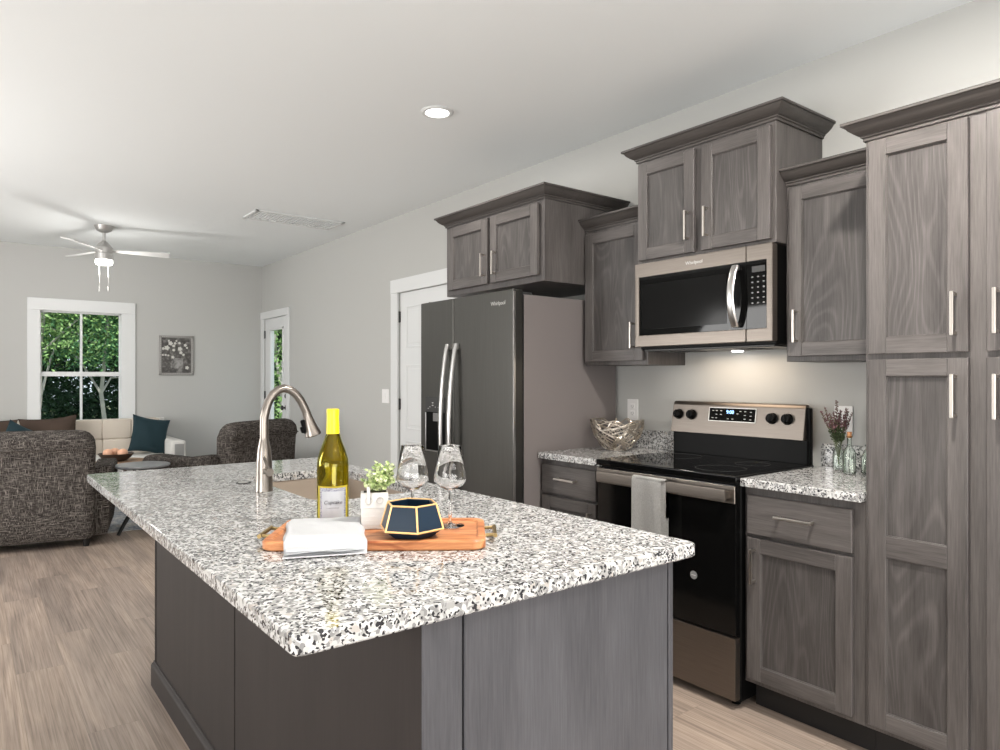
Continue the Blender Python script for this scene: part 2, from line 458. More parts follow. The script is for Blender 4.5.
# ------------------------------------------------------------------ room shell
struct('floor', MB().box(XL - .12, XW + .12, YB - .12, YF + .12, -.1, 0), M_FLOOR)
cm = MB().box(XL - .12, XW + .12, YB - .12, YF + .12, ZC, ZC + .12); struct('ceiling', cm, M_CEIL)
w = MB()
D4 = (4.40, 5.32, 2.06)    # door beside the fridge: y0, y1, top
D3 = (7.96, 8.75, 2.06)    # half-glazed door in the corner
for y0, y1, z0, z1 in ((YB - .12, D4[0], 0, ZC), (D4[0], D4[1], D4[2], ZC), (D4[1], D3[0], 0, ZC), (D3[0], D3[1], D3[2], ZC), (D3[1], YF + .12, 0, ZC)):
    w.box(XW, XW + .12, y0, y1, z0, z1)
struct('wall_right', w, M_WALL)
w = MB(); WX = (.645, 1.43, .62, 2.045)
w.box(XL - .12, WX[0], YF, YF + .12, 0, ZC); w.box(WX[1], XW, YF, YF + .12, 0, ZC)
w.box(WX[0], WX[1], YF, YF + .12, 0, WX[2]); w.box(WX[0], WX[1], YF, YF + .12, WX[3], ZC)
struct('wall_far', w, M_WALL)
struct('wall_left', MB().box(XL - .12, XL, YB - .12, YF, 0, ZC), M_WALL)
struct('wall_back', MB().box(XL, XW, YB - .12, YB, 0, ZC), M_WALL)
# window in the far wall
wd = MB(); cs = .115
wd.box(WX[0] - cs, WX[0] + .004, YF - .022, YF, WX[2], WX[3] - .006, bev=.003)
wd.box(WX[1] - .004, WX[1] + cs + .03, YF - .022, YF, WX[2], WX[3] - .006, bev=.003)
wd.box(WX[0] - cs, WX[1] + cs + .03, YF - .026, YF, WX[3] - .006, WX[3] + .125, bev=.003)
wd.box(WX[0] - cs, WX[1] + cs + .03, YF - .022, YF, WX[2] - .11, WX[2], bev=.003)
wd.box(WX[0] - .02, WX[1] + .02, YF - .045, YF + .02, WX[2] - .01, WX[2] + .012, bev=.003)
win = struct('window_1', wd, M_TRIM)
fr = MB(); y0, y1 = YF + .03, YF + .075
fr.box(WX[0], WX[0] + .014, y0, y1, WX[2], WX[3]); fr.box(WX[1] - .014, WX[1], y0, y1, WX[2], WX[3])
fr.box(WX[0], WX[1], y0, y1, WX[3] - .022, WX[3]); fr.box(WX[0], WX[1], y0, y1, WX[2], WX[2] + .045)
fr.box(WX[0], WX[1], y0 - .012, y1, 1.325, 1.375)
xm = (WX[0] + WX[1]) / 2
fr.box(xm - .011, xm + .011, y0 + .005, y1 - .005, WX[2], 1.33); fr.box(xm - .011, xm + .011, y0 + .005, y1 - .005, 1.37, WX[3])
struct('window_frame', fr, M_TRIM, win)
obj('pane', MB().box(WX[0] + .03, WX[1] - .03, YF + .05, YF + .054, WX[2] + .04, WX[3] - .03), M_PANE, win)

def door_casing(mb, y0, y1, top, wy=.115, x=XW, ext=.02):
    mb.box(x - .02, x, y0 - wy, y0 + .004, 0, top - .004, bev=.003)
    mb.box(x - .02, x, y1 - .004, y1 + wy, 0, top - .004, bev=.003)
    mb.box(x - .024, x, y0 - wy, y1 + wy, top - .004, top + wy, bev=.003)
def hinge(parent, y, z):
    h = MB().box(XW + .002, XW + .010, y - .012, y + .018, z - .048, z + .048); h.tube([(XW + .000, y, z - .05), (XW + .000, y, z + .05)], .006, 8)
    obj('hinge', h, M_DGREY, parent)
# door 1: half-glazed door in the corner
c = MB(); door_casing(c, D3[0], D3[1], D3[2], .085); dr1 = struct('door_1', c, M_TRIM)
s = MB(); xs0, xs1 = XW + .012, XW + .052
gy0, gy1, gz0, gz1 = D3[0] + .15, D3[1] - .18, .55, 1.93
s.box(xs0, xs1, D3[0] + .003, gy0, .01, D3[2] - .004, bev=.002); s.box(xs0, xs1, gy1, D3[1] - .003, .01, D3[2] - .004, bev=.002)
s.box(xs0, xs1, gy0, gy1, gz1, D3[2] - .004, bev=.002); s.box(xs0, xs1, gy0, gy1, .01, gz0, bev=.002)
for y in (gy0, gy1 - .03): s.box(xs0 - .01, xs1, y, y + .03, gz0, gz1, bev=.004)
s.box(xs0 - .01, xs1, gy0, gy1, gz1 - .03, gz1, bev=.004); s.box(xs0 - .01, xs1, gy0, gy1, gz0, gz0 + .03, bev=.004)
struct('door_slab', s, M_TRIM, dr1)
obj('pane', MB().box(xs0 + .015, xs0 + .02, gy0 + .02, gy1 - .02, gz0 + .02, gz1 - .02), M_PANE, dr1)
for z in (1.86, 1.09, .25): hinge(dr1, D3[1] - .006, z)
k = MB(); k.lathe([(.030, 0), (.030, .008), (.012, .012), (.012, .035), (.028, .045), (.028, .06), (.015, .068), (0, .07)], M=Matrix.Translation((xs0, D3[0] + .065, .95)) @ Matrix.Rotation(R(-90), 4, 'Y'))
obj('knob', k, M_DGREY, dr1)
k = MB(); k.lathe([(.028, 0), (.028, .01), (.02, .018), (0, .018)], M=Matrix.Translation((xs0, D3[0] + .065, 1.09)) @ Matrix.Rotation(R(-90), 4, 'Y'))
obj('deadbolt', k, M_DGREY, dr1)
# door 2: white panelled door beside the fridge
c = MB(); door_casing(c, D4[0], D4[1], D4[2]); dr2 = struct('door_2', c, M_TRIM)
s = MB(); s.box(xs0, xs1, D4[0] + .003, D4[1] - .003, .01, D4[2] - .004, bev=.002)
def dpan(y0, y1, z0, z1):
    for a in ((y0, y1, z0, z0 + .012), (y0, y1, z1 - .012, z1), (y0, y0 + .012, z0, z1), (y1 - .012, y1, z0, z1)): s.box(xs0 - .006, xs0 + .002, *a, bev=.002)
    s.box(xs0 - .004, xs0 + .002, y0 + .035, y1 - .035, z0 + .035, z1 - .035, bev=.0035)
ya, yb = D4[0] + .11, D4[1] - .115; ymid = (ya + yb) / 2
for z0, z1 in ((1.57, 1.93), (.86, 1.42), (.2, .76)):
    dpan(ya, ymid - .05, z0, z1); dpan(ymid + .05, yb, z0, z1)
struct('door_slab', s, M_TRIM, dr2)
for z in (1.845, 1.075, .25): hinge(dr2, D4[1] - .004, z)
# baseboards
for nm, a in (('baseboard_right', ((XW - .014, XW, D4[1] + .12, D3[0] - .09),)), ('baseboard_far', ((XL, XW, YF - .014, YF),)), ('baseboard_left', ((XL, XL + .014, YB, YF),)), ('baseboard_back', ((XL, XW, YB, YB + .014),))):
    b = MB()
    for q in a: b.box(*q, 0, .12, bev=.003)
    struct(nm, b, M_TRIM)
# ceiling: downlight, vent, fan
dl = thing('recessed_downlight', 'round lit recessed downlight in the kitchen ceiling', 'ceiling light', (2.03, 3.12, ZC))
obj('trim_ring', MB().lathe([(.088, 0), (.088, -.004), (.080, -.009), (.066, -.009), (.062, -.003), (.062, 0)], 2.03, 3.12, ZC, 40, cap=False), M_TRIM, dl)
obj('diffuser', MB().lathe([(0, -.004), (.063, -.004), (.063, -.001), (0, -.001)], 2.03, 3.12, ZC, 32), M_LAMP, dl)
light('downlight_lamp', 'AREA', (2.03, 3.12, ZC - .02), 9, (1, .95, .88), size=.13)
for i, (x, y) in enumerate(((1.0, -1.0), (-.6, .3), (1.70, .72))):  # unseen downlights: first two added for light, last read from a cabinet shadow
    d2 = thing('recessed_downlight', 'round recessed downlight, unseen, over the kitchen floor', 'ceiling light', (x, y, ZC), 'unseen downlights')
    obj('trim_ring', MB().lathe([(.088, 0), (.088, -.004), (.080, -.009), (.066, -.009), (.062, -.003), (.062, 0)], x, y, ZC, 32, cap=False), M_TRIM, d2)
    obj('diffuser', MB().lathe([(0, -.004), (.063, -.004), (.063, -.001), (0, -.001)], x, y, ZC, 24), M_LAMP, d2)
    light('downlight_lamp', 'AREA', (x, y, ZC - .02), (14, 8, 52)[i], (1, .95, .88), size=.13)
vt = thing('ceiling_vent', 'white rectangular air vent grille in the ceiling', 'vent', (2.38, 6.02, ZC))
f = MB(); x0, x1, y0, y1 = 1.97, 2.79, 5.84, 6.2
for a in ((x0, x1, y0, y0 + .03), (x0, x1, y1 - .03, y1), (x0, x0 + .03, y0, y1), (x1 - .03, x1, y0, y1)): f.box(*a, ZC - .012, ZC, bev=.003)
obj('frame', f, M_TRIM, vt)
f = MB()
for i in range(22):
    x = x0 + .05 + i * .0343; f.box(x, x + .004, y0 + .03, y1 - .03, ZC - .010, ZC - .0005, M=Matrix.Translation((x, 0, ZC - .005)) @ Matrix.Rotation(R(30), 4, 'Y') @ Matrix.Translation((-x, 0, -ZC + .005)))
obj('louvre', f, M_TRIM, vt)

FX, FY = 1.047, 7.36
fan = thing('ceiling_fan', 'three-blade brushed nickel ceiling fan with a lit lamp over the sitting area', 'ceiling fan', (FX, FY, ZC))
obj('canopy', MB().lathe([(.084, 0), (.084, -.008), (.064, -.045), (.025, -.065), (.015, -.066)], FX, FY, ZC, 28), M_FANM, fan)
obj('downrod', MB().lathe([(.013, -.06), (.013, -.155)], FX, FY, ZC, 14), M_FANM, fan)
obj('motor_housing', MB().lathe([(.015, -.14), (.035, -.155), (.05, -.175), (.070, -.200), (.076, -.205), (.076, -.25), (.071, -.253), (.071, -.260), (.077, -.264), (.077, -.318), (.073, -.322)], FX, FY, ZC, 32), M_FANM, fan)
obj('lamp_shade', MB().lathe([(.073, -.322), (.074, -.350), (.066, -.364), (.0, -.368)], FX, FY, ZC, 28), M_LAMP, fan)
light('fan_lamp', 'POINT', (FX, FY, ZC - .42), 11, (1, .97, .93), shadow_soft_size=.07)
for a in (-128, -8, 112):
    Mx = Matrix.Translation((FX, FY, ZC - .232)) @ Matrix.Rotation(R(a), 4, 'Z') @ Matrix.Rotation(R(-12), 4, 'X')
    b = MB(); b.prism([(.06, -.02), (.14, -.032), (.545, -.062), (.56, -.058), (.56, .058), (.545, .062), (.14, .032), (.06, .02)], -.003, .004, M=Mx)
    obj('blade', b, M_FANB, fan)
for dx in (-.045, .04):
    p = Vector((FX + dx * .8, FY - dx * .6, 0))
    b = MB(); b.tube([(p.x, p.y, ZC - .30), (p.x, p.y, ZC - .57)], .0022, 6); b.lathe([(.003, -.62), (.009, -.61), (.009, -.58), (.003, -.565)], p.x, p.y, ZC, 10)
    obj('pull_chain', b, M_FANM, fan)

# ------------------------------------------------------------------ cabinets
def door_mesh(y0, y1, z0, z1, x, st=.056, mid=None, th=.019):
    """shaker door whose face looks toward -x at x"""
    mb = MB(); b = .0018
    mb.box(x, x + th, y0, y0 + st, z0, z1, 0, b); mb.box(x, x + th, y1 - st, y1, z0, z1, 0, b)
    mb.box(x, x + th, y0 + st, y1 - st, z0, z0 + st, 1, b); mb.box(x, x + th, y0 + st, y1 - st, z1 - st, z1, 1, b)
    if mid: mb.box(x, x + th, y0 + st, y1 - st, mid[0], mid[1], 1, b)
    mb.box(x + .010, x + th - .001, y0 + st - .004, y1 - st + .004, z0 + st - .004, z1 - st + .004, 2)
    # thin bead round the recess catches the light
    for a0, a1 in ([(z0 + st, z1 - st)] if not mid else [(z0 + st, mid[0]), (mid[1], z1 - st)]):
        ya, yb = y0 + st, y1 - st; e = .0035
        for q in ((ya, yb, a0, a0 + e), (ya, yb, a1 - e, a1), (ya, ya + e, a0, a1), (yb - e, yb, a0, a1)):
            mb.box(x + .0045, x + .012, *q, 0, .0012)
    return mb
WM = [M_WV, M_WH, M_WP]
def pull(parent, x, y, z, L=.135, vert=True):
    mb = MB(); h = L / 2; w = .0055
    if vert:
        mb.box(x - .034, x - .025, y - w, y + w, z - h, z + h, 0, .0022, 2)
        for q in (z - h + .008, z + h - .008): mb.box(x - .027, x, y - .0045, y + .0045, q - .005, q + .005, 0, .001)
    else:
        mb.box(x - .034, x - .025, y - h, y + h, z - w, z + w, 0, .0022, 2)
        for q in (y - h + .008, y + h - .008): mb.box(x - .027, x, q - .005, q + .005, z - .0045, z + .0045, 0, .001)
    return obj('handle', mb, M_NICKEL, parent)
def cab_door(cab, y0, y1, z0, z1, xf, hy=None, hz=None, mid=None, st=.056):
    d = obj('door', door_mesh(y0, y1, z0, z1, xf - .0215, st, mid), WM, cab)
    if hy is not None: pull(d, xf - .0215, hy, hz)
    return d
def drawer(cab, y0, y1, z0, z1, xf):
    d = obj('drawer', MB().box(xf - .0215, xf - .0025, y0, y1, z0, z1, 0, .0022), M_WH, cab)
    pull(d, xf - .0215, (y0 + y1) / 2, (z0 + z1) / 2 + .008, .145, False)
    return d
PROF = [(0, 0), (.007, 0), (.007, .010), (.013, .013), (.013, .018), (.018, .020), (.028, .026), (.042, .038), (.050, .050), (.054, .0545), (.060, .0545), (.060, .064), (0, .064)]
def crown(cab, path, z0, sgn=1):
    """crown moulding run along an open path of (x,y), offset to the path's right times sgn"""
    mb = MB(); P = [Vector(p) for p in path]; n = len(P); k = len(PROF)
    nor = []
    for a, b in zip(P, P[1:]):
        d = (b - a).normalized(); nor.append(Vector((d.y, -d.x)) * sgn)
    off = []
    for i in range(n):
        if i == 0: off.append(nor[0])
        elif i == n - 1: off.append(nor[-1])
        else:
            m = nor[i - 1] + nor[i]; off.append(m / (m.dot(nor[i])))
    V = []; F = []
    for i in range(n):
        for o, z in PROF: V.append((P[i].x + off[i].x * o, P[i].y + off[i].y * o, z0 + z))
    for i in range(n - 1):
        for j in range(k):
            F.append([i * k + j, i * k + (j + 1) % k, (i + 1) * k + (j + 1) % k, (i + 1) * k + j])
    F.append(list(range(k))); F.append([(n - 1) * k + j for j in range(k)][::-1])
    mb.poly(V, F)
    return obj('crown_molding', mb, M_WCROWN, cab, smooth=25)

# tall pantry at the right
PY0, PY1 = .48, 1.088
pan = thing('pantry_cabinet', 'tall dark grey-stained pantry cabinet with four shaker doors at the right edge', 'cabinet', (XF, (PY0 + PY1) / 2, 0))
b = MB(); b.box(XF, XW - .002, PY0, PY1, .1143, 2.113, 0, .0015); obj('body', b, M_WV, pan)
obj('toe_kick', MB().box(XF + .075, XW - .002, PY0, PY1, 0, .1143), M_KICK, pan)
for y0, y1, hy in ((.782, 1.072, .815), (.444, .735, .706)):
    y0 = max(y0, PY0 + .008)
    cab_door(pan, y0, y1, 1.384, 2.100, XF, hy, 1.502)
    cab_door(pan, y0, y1, .135, 1.366, XF, hy, 1.249, mid=(.709, .779))
crown(pan, [(XW - .002, PY1), (XF, PY1), (XF, PY0)], 2.109, 1)
# wall cabinets
def wallcab(name, label, xf, y0, y1, z0, z1):
    c = thing(name, label, 'cabinet', (xf, (y0 + y1) / 2, z0))
    obj('body', MB().box(xf, XW - .002, y0 + .0005, y1 - .0005, z0, z1, 0, .0015), M_WV, c); return c
ur = wallcab('wall_cabinet', 'dark grey single-door wall cabinet between the microwave and the tall pantry', 2.753, PY1 + .001, 1.544, 1.372, 2.106)
cab_door(ur, 1.125, 1.524, 1.394, 2.092, 2.753, 1.487, 1.517)
crown(ur, [(2.753, 1.5435), (2.753, 1.151)], 2.1065, 1)
ul = wallcab('wall_cabinet', 'dark grey single-door wall cabinet between the refrigerator and the microwave', 2.753, 2.280, 2.7195, 1.372, 2.113)
cab_door(ul, 2.300, 2.704, 1.394, 2.092, 2.753, 2.355, 1.523)
crown(ul, [(2.753, 2.7190), (2.753, 2.2805)], 2.112, 1)
mc = wallcab('wall_cabinet', 'raised two-door dark grey cabinet right above the microwave, the highest of all', 2.675, 1.5445, 2.279, 1.868, 2.376)
cab_door(mc, 1.934, 2.262, 1.882, 2.355, 2.675, 1.963, 2.005)
cab_door(mc, 1.562, 1.896, 1.882, 2.355, 2.675, 1.862, 2.005)
crown(mc, [(XW - .002, 2.279), (2.675, 2.279), (2.675, 1.5445), (XW - .002, 1.5445)], 2.372, 1)
fc = wallcab('wall_cabinet', 'wide two-door dark grey cabinet above the refrigerator', XF, 2.7205, 3.65, 1.821, 2.262)
cab_door(fc, 3.200, 3.610, 1.855, 2.240, XF, 3.225, 1.966, st=.058)
cab_door(fc, 2.758, 3.172, 1.855, 2.240, XF, 3.118, 1.966, st=.058)
crown(fc, [(XW - .002, 3.65), (XF, 3.65), (XF, 2.7205), (XW - .002, 2.7205)], 2.258, 1)
# base cabinets
def basecab(label, y0, y1):
    c = thing('base_cabinet', label, 'cabinet', (XF, (y0 + y1) / 2, 0))
    obj('body', MB().box(XF, XW - .002, y0, y1, .1143, .8805, 0, .0015), M_WV, c)
    obj('toe_kick', MB().box(XF + .075, XW - .002, y0, y1, 0, .1143), M_KICK, c); return c
br_ = basecab('dark grey base cabinet between the oven and the tall pantry, one drawer over one door', PY1 + .001, 1.5435)
drawer(br_, 1.126, 1.524, .700, .851, XF)
cab_door(br_, 1.126, 1.524, .137, .686, XF, 1.489, .581)
bl_ = basecab('dark grey base cabinet between the refrigerator and the oven, one drawer over one door', 2.294, 2.731)
drawer(bl_, 2.331, 2.7195, .706, .855, XF)
cab_door(bl_, 2.331, 2.7195, .137, .691, XF, 2.358, .581)
# worktops with upstands
for lab, y0, y1 in (('short speckled granite worktop between the oven and the tall pantry', PY1 + .001, 1.5435), ('short speckled granite worktop between the refrigerator and the oven', 2.294, 2.733)):
    c = MB().box(2.4108, XW - .001, y0, y1, .8815, .914, 0, .004, 2); ct = obj('countertop', c, M_GRAN); tag(ct, lab, 'worktop')
    obj('backsplash', MB().box(XW - .021, XW - .001, y0, y1, .9145, 1.014, 0, .002), M_GRAN, ct)

# ------------------------------------------------------------------ range
RY0, RY1 = 1.5475, 2.290
rg = thing('range', 'freestanding electric range with black glass cooktop and steel oven front', 'oven', (2.42, (RY0 + RY1) / 2, 0))
b = MB(); b.box(2.425, XW - .03, RY0, RY1, .03, .905, 0, .003); obj('body', b, M_BPLAS, rg)
for y in (RY0 + .05, RY1 - .05):
    for x in (2.47, 2.95): obj('foot', MB().lathe([(.018, 0), (.018, .01), (.01, .012), (.01, .035)], x, y, 0, 12), M_BPLAS, rg)
b = MB(); b.box(2.388, 2.985, RY0 - .002, RY1 + .002, .892, .921, 0, .005, 3); ckt = obj('cooktop', b, M_BGLASS, rg)
M_BURN = mat('burner_ring_print', (.05, .05, .05), .25)
for x, y, r in ((2.56, 1.73, .105), (2.56, 2.12, .085), (2.80, 1.73, .075), (2.80, 2.12, .105)):
    obj('burner_ring', MB().lathe([(r, .9213), (r, .9216), (r - .003, .9216), (r - .003, .9213)], x, y, 0, 48, cap=False), M_BURN, ckt)
b = MB(); b.box(2.395, 2.426, RY0 + .004, RY1 - .004, .292, .884, 0, .004, 2)
od = obj('oven_door', b, M_OVGLASS, rg)
b = MB(); b.box(2.388, 2.396, RY0 + .004, RY1 - .004, .812, .880, 0, .002); obj('door_band', b, M_SS, od)
b = MB(); b.box(2.345, 2.358, 1.566, 2.250, .824, .871, 0, .004, 2)
for y in (1.58, 2.236): b.box(2.356, 2.392, y - .010, y + .010, .832, .862, 0, .002)
obj('handle', b, M_SS, od)
b = MB(); b.lathe([(0, 0), (.017, 0), (.017, .001), (0, .001)], M=Matrix.Translation((2.3945, 1.745, .492)) @ Matrix.Rotation(R(-90), 4, 'Y'), n=28); st_ = obj('sticker', b, mat('clear_round_sticker', (.20, .20, .20), .35), od)
b = MB(); b.box(2.3925, 2.3933, 1.735, 1.755, .4905, .4935); obj('print_line', b, M_PRINT, st_)
obj('storage_drawer', MB().box(2.392, 2.426, RY0 + .004, RY1 - .004, .040, .284, 0, .003, 2), M_SS, rg)
# back guard, slightly tilted steel fascia on a black stand
b = MB(); b.box(2.965, 2.995, RY0 + .006, RY1, .905, 1.172, 0, .008, 2); b.box(2.955, 2.99, RY0 + .012, RY1 - .012, .918, 1.03, 0, .006, 2)
gd = obj('back_guard', b, M_BPLAS, rg)
b = MB()
xs = [(2.935, 1.028), (2.958, 1.168), (2.966, 1.180), (2.978, 1.186), (2.988, 1.184), (2.988, 1.028)]
v = [(x, RY0 + .022, z) for x, z in xs] + [(x, RY1 - .008, z) for x, z in xs]; n = len(xs)
b.poly(v, [list(range(n)), list(range(n, 2 * n))[::-1]] + [[i, (i + 1) % n, n + (i + 1) % n, n + i] for i in range(n)], bev=.003, seg=2)
fas = obj('control_fascia', b, M_SS, gd)
tilt = math.atan2(.023, .140)
def onfascia(y, z, out=0): return Vector((2.935 + (z - 1.028) / .14 * .023 - out * math.cos(tilt), y, z + out * math.sin(tilt)))
MF = lambda y, z, out=0: Matrix.Translation(onfascia(y, z, out)) @ Matrix.Rotation(tilt, 4, 'Y')
for y in (2.240, 2.160, 1.722, 1.648):
    b = MB(); Mk = MF(y, 1.118) @ Matrix.Rotation(R(-90), 4, 'Y')
    b.lathe([(.026, 0), (.026, .004), (.022, .006), (.021, .024), (.018, .027), (0, .027)], M=Mk, n=28)
    b.box(-.020, .020, -.005, .005, .024, .032, 0, .002, M=Mk)
    kn = obj('knob', b, M_BPLAS, fas)
    tk = MB()
    for a in range(0, 360, 30):
        if a == 180: continue
        tk.box(.030, .033, -.0007, .0007, 0, .0004, M=Mk @ Matrix.Rotation(R(a), 4, 'Z'))
    obj('dial_mark', tk, M_DGREY, kn)
b = MB(); b.box(-.0012, .002, -.125, .125, -.031, .031, M=MF(1.932, 1.126)); disp = obj('control_display', b, M_BGLASS, fas)
b = MB()
for q in ((-.128, .128, .031, .034), (-.128, .128, -.034, -.031), (-.128, -.125, -.034, .034), (.125, .128, -.034, .034)): b.box(-.003, .002, *q, M=MF(1.932, 1.126))
obj('bezel', b, M_LOGO, disp)
b = MB()
for i, (yy, zz) in enumerate([(.105, .018), (.085, .018), (.06, .018), (.085, 0), (.06, 0), (.105, -.018), (.085, -.018), (.02, -.02), (-.005, -.02), (-.045, .018), (-.07, .018), (-.10, .016), (-.07, 0), (-.10, -.002), (-.07, -.018), (-.10, -.02), (-.03, .006)]):
    b.box(-.0016, -.001, yy - .005, yy + .005, zz - .0015, zz + .0015, M=MF(1.932, 1.126))
obj('touch_print', b, M_PRINT, disp)
e = Matrix.Rotation(tilt, 4, 'Y') @ Matrix(((0, 0, -1), (-1, 0, 0), (0, 1, 0))).to_4x4()
text('9:00', .024, onfascia(1.942, 1.138, .002), disp, M_BLUE, 'clock_digits', e.to_euler())

# ------------------------------------------------------------------ microwave
mw = thing('microwave', 'over-the-range stainless microwave with a black glass window', 'microwave', (2.65, (RY0 + RY1) / 2, 1.457))
MY0, MY1, MZ0, MZ1 = 1.547, 2.278, 1.457, 1.866
b = MB(); b.box(2.690, XW - .003, MY0 + .004, MY1 - .004, MZ0 - .012, MZ1 - .001, 0, .003); obj('body', b, M_BPLAS, mw)
yd = 1.668
b = MB(); xa = 2.650
b.box(xa, 2.690, yd + .001, MY1, MZ0, MZ0 + .056, 0, .004, 2); b.box(xa, 2.690, yd + .001, MY1, MZ1 - .068, MZ1, 0, .004, 2)
b.box(xa, 2.690, MY1 - .026, MY1, MZ0 + .05, MZ1 - .06, 0, .004, 2)
md = obj('door', b, M_SS, mw)
b = MB(); b.box(xa + .006, 2.689, yd + .001, MY1 - .024, MZ0 + .053, MZ1 - .066); glz = obj('door_glass', b, M_BGLASS, md)
obj('window_screen', MB().box(xa + .0050, xa + .0062, 1.765, MY1 - .04, MZ0 + .085, MZ1 - .105), M_MWIN, glz)
b = MB(); hp = []
for i in range(15):
    u = i / 14; hp.append((xa - .012 - .038 * math.sin(math.pi * u) ** .8, 1.712, MZ0 + .068 + u * .262))
b.tube(hp, .015, 8, flat=(.45, 1.15)); 
for z in (MZ0 + .075, MZ0 + .322): b.box(xa - .018, xa + .008, 1.702, 1.722, z - .01, z + .01, 0, .002)
obj('handle', b, M_HANDLE, md)
b = MB(); b.box(xa, 2.690, MY0, yd - .001, MZ0, MZ0 + .056, 0, .004, 2); b.box(xa, 2.690, MY0, yd - .001, MZ1 - .068, MZ1, 0, .004, 2); b.box(xa, 2.690, MY0, MY0 + .028, MZ0 + .05, MZ1 - .06, 0, .004, 2)
cp = obj('control_panel', b, M_SS, mw)
pg = obj('touch_panel', MB().box(xa + .006, 2.689, MY0 + .026, yd - .001, MZ0 + .053, MZ1 - .066), M_BGLASS, cp)
obj('display_window', MB().box(xa + .005, xa + .0062, MY0 + .036, yd - .025, MZ1 - .115, MZ1 - .09), M_DGREY, pg)
b = MB()
for r_ in range(6):
    for c_ in range(3):
        y = MY0 + .042 + c_ * .026; z = MZ1 - .135 - r_ * .022
        b.box(xa + .0050, xa + .0062, y - .004, y + .004, z - .0028, z + .0028)
obj('key_print', b, M_PRINTD, pg)
text('Whirlpool', .022, (xa - .0005, 1.93, MZ1 - .034), md, M_LOGO, 'brand_lettering')
b = MB(); b.box(2.70, XW - .05, MY0 + .02, MY1 - .02, MZ0 - .02, MZ0 - .011, 0, .002)
for y in (1.70, 2.05):
    for k in range(9): b.box(2.78, 2.92, y + k * .014, y + k * .014 + .004, MZ0 - .023, MZ0 - .0195)
vp = obj('vent_grille', b, M_DGREY, mw)
obj('task_lamp', MB().lathe([(0, 0), (.028, 0), (.028, .004), (0, .004)], 2.98, 1.92, MZ0 - .026, 20), M_LAMP, mw)
light('microwave_task_light', 'AREA', (2.90, 1.92, MZ0 - .032), 1.1, (1, .80, .60), size=.42, size_y=.14, rot=(0, 0, R(90)))

# ------------------------------------------------------------------ refrigerator
FY0, FY1, FSP = 2.742, 3.645, 3.285
fg = thing('refrigerator', 'tall dark stainless side-by-side refrigerator with curved handles and water dispenser', 'refrigerator', (2.30, (FY0 + FY1) / 2, 0))
b = MB(); b.box(2.325, XW - .03, FY0 + .002, FY1 - .002, .03, 1.742, 0, .004, 2); obj('body', b, M_FSIDE, fg)
b = MB(); b.box(2.318, 2.332, FY0 + .004, FY1 - .004, .05, 1.74); obj('gasket', b, M_BLACK, fg)
b = MB(); b.box(2.30, 2.36, FY0 + .02, FY1 - .02, .0, .06); obj('kick_grille', b, M_BPLAS, fg)
for y in (FY0 + .05, FY1 - .05):
    b = MB(); b.box(2.27, 2.40, y - .03, y + .03, 1.740, 1.757, 0, .003); b.tube([(2.29, y, 1.755), (2.29, y, 1.772)], .012, 12); obj('hinge_cover', b, M_DGREY, fg)
XD = 2.250
doors = []
for y0, y1 in ((FY0, FSP - .002), (FSP + .002, FY1)):
    b = MB(); b.box(XD, 2.318, y0, y1, .065, 1.765, 0, .007, 3); doors.append(obj('door', b, M_SSD, fg))
obj('edge_strip', MB().box(XD + .002, XD + .016, FY0 - .002, FY0 + .001, .075, 1.755, 0, .0008), M_HANDLE, doors[0])
for d, y in ((doors[0], FSP - .040), (doors[1], FSP + .040)):
    b = MB(); pts = []
    for i in range(25):
        u = i / 24; pts.append((XD - .012 - .052 * math.sin(math.pi * u) ** .75, y + (.004 if y > FSP else -.004), .50 + u * 1.0))
    b.tube(pts, .017, 10, flat=(.6, 1))
    for z in (.515, 1.485): b.box(XD - .022, XD + .004, y - .012, y + .012, z - .018, z + .018, 0, .003)
    obj('handle', b, M_HANDLE, d)
b = MB(); dy0, dy1, dz0, dz1 = 3.372, 3.580, .868, 1.190
b.box(XD - .003, XD + .004, dy0, dy1, dz0, dz1, 0, .002)
dsp = obj('dispenser', b, M_BPLAS, doors[1])
b = MB()
for q in ((dy1 - .004, dy1 + .004, dz0, 1.095), (dy0, dy1 + .004, dz0 - .006, dz0 + .002)): b.box(XD - .006, XD + .002, *q, 0, .001)
obj('dispenser_trim', b, M_HANDLE, dsp)
obj('display_panel', MB().box(XD - .005, XD - .002, dy0, dy1, 1.10, dz1, 0, .001), M_DGREY, dsp)
obj('paddle', MB().box(XD - .007, XD - .003, 3.40, 3.495, 1.045, 1.095, 0, .002), mat('dispenser_paddle', (.25, .25, .25), .3, .5), dsp)
b = MB()
for yy, zz, w_ in ((3.50, 1.155, .008), (3.50, 1.14, .008), (3.53, 1.13, .003), (3.47, 1.13, .003), (3.44, 1.13, .003), (3.55, 1.12, .003)): b.box(XD - .0056, XD - .0049, yy - w_, yy + w_, zz - .0025, zz + .0025)
obj('touch_print', b, M_PRINT, dsp)
text('Whirlpool', .030, (XD - .0006, 2.868, 1.700), doors[0], M_LOGO, 'brand_lettering')

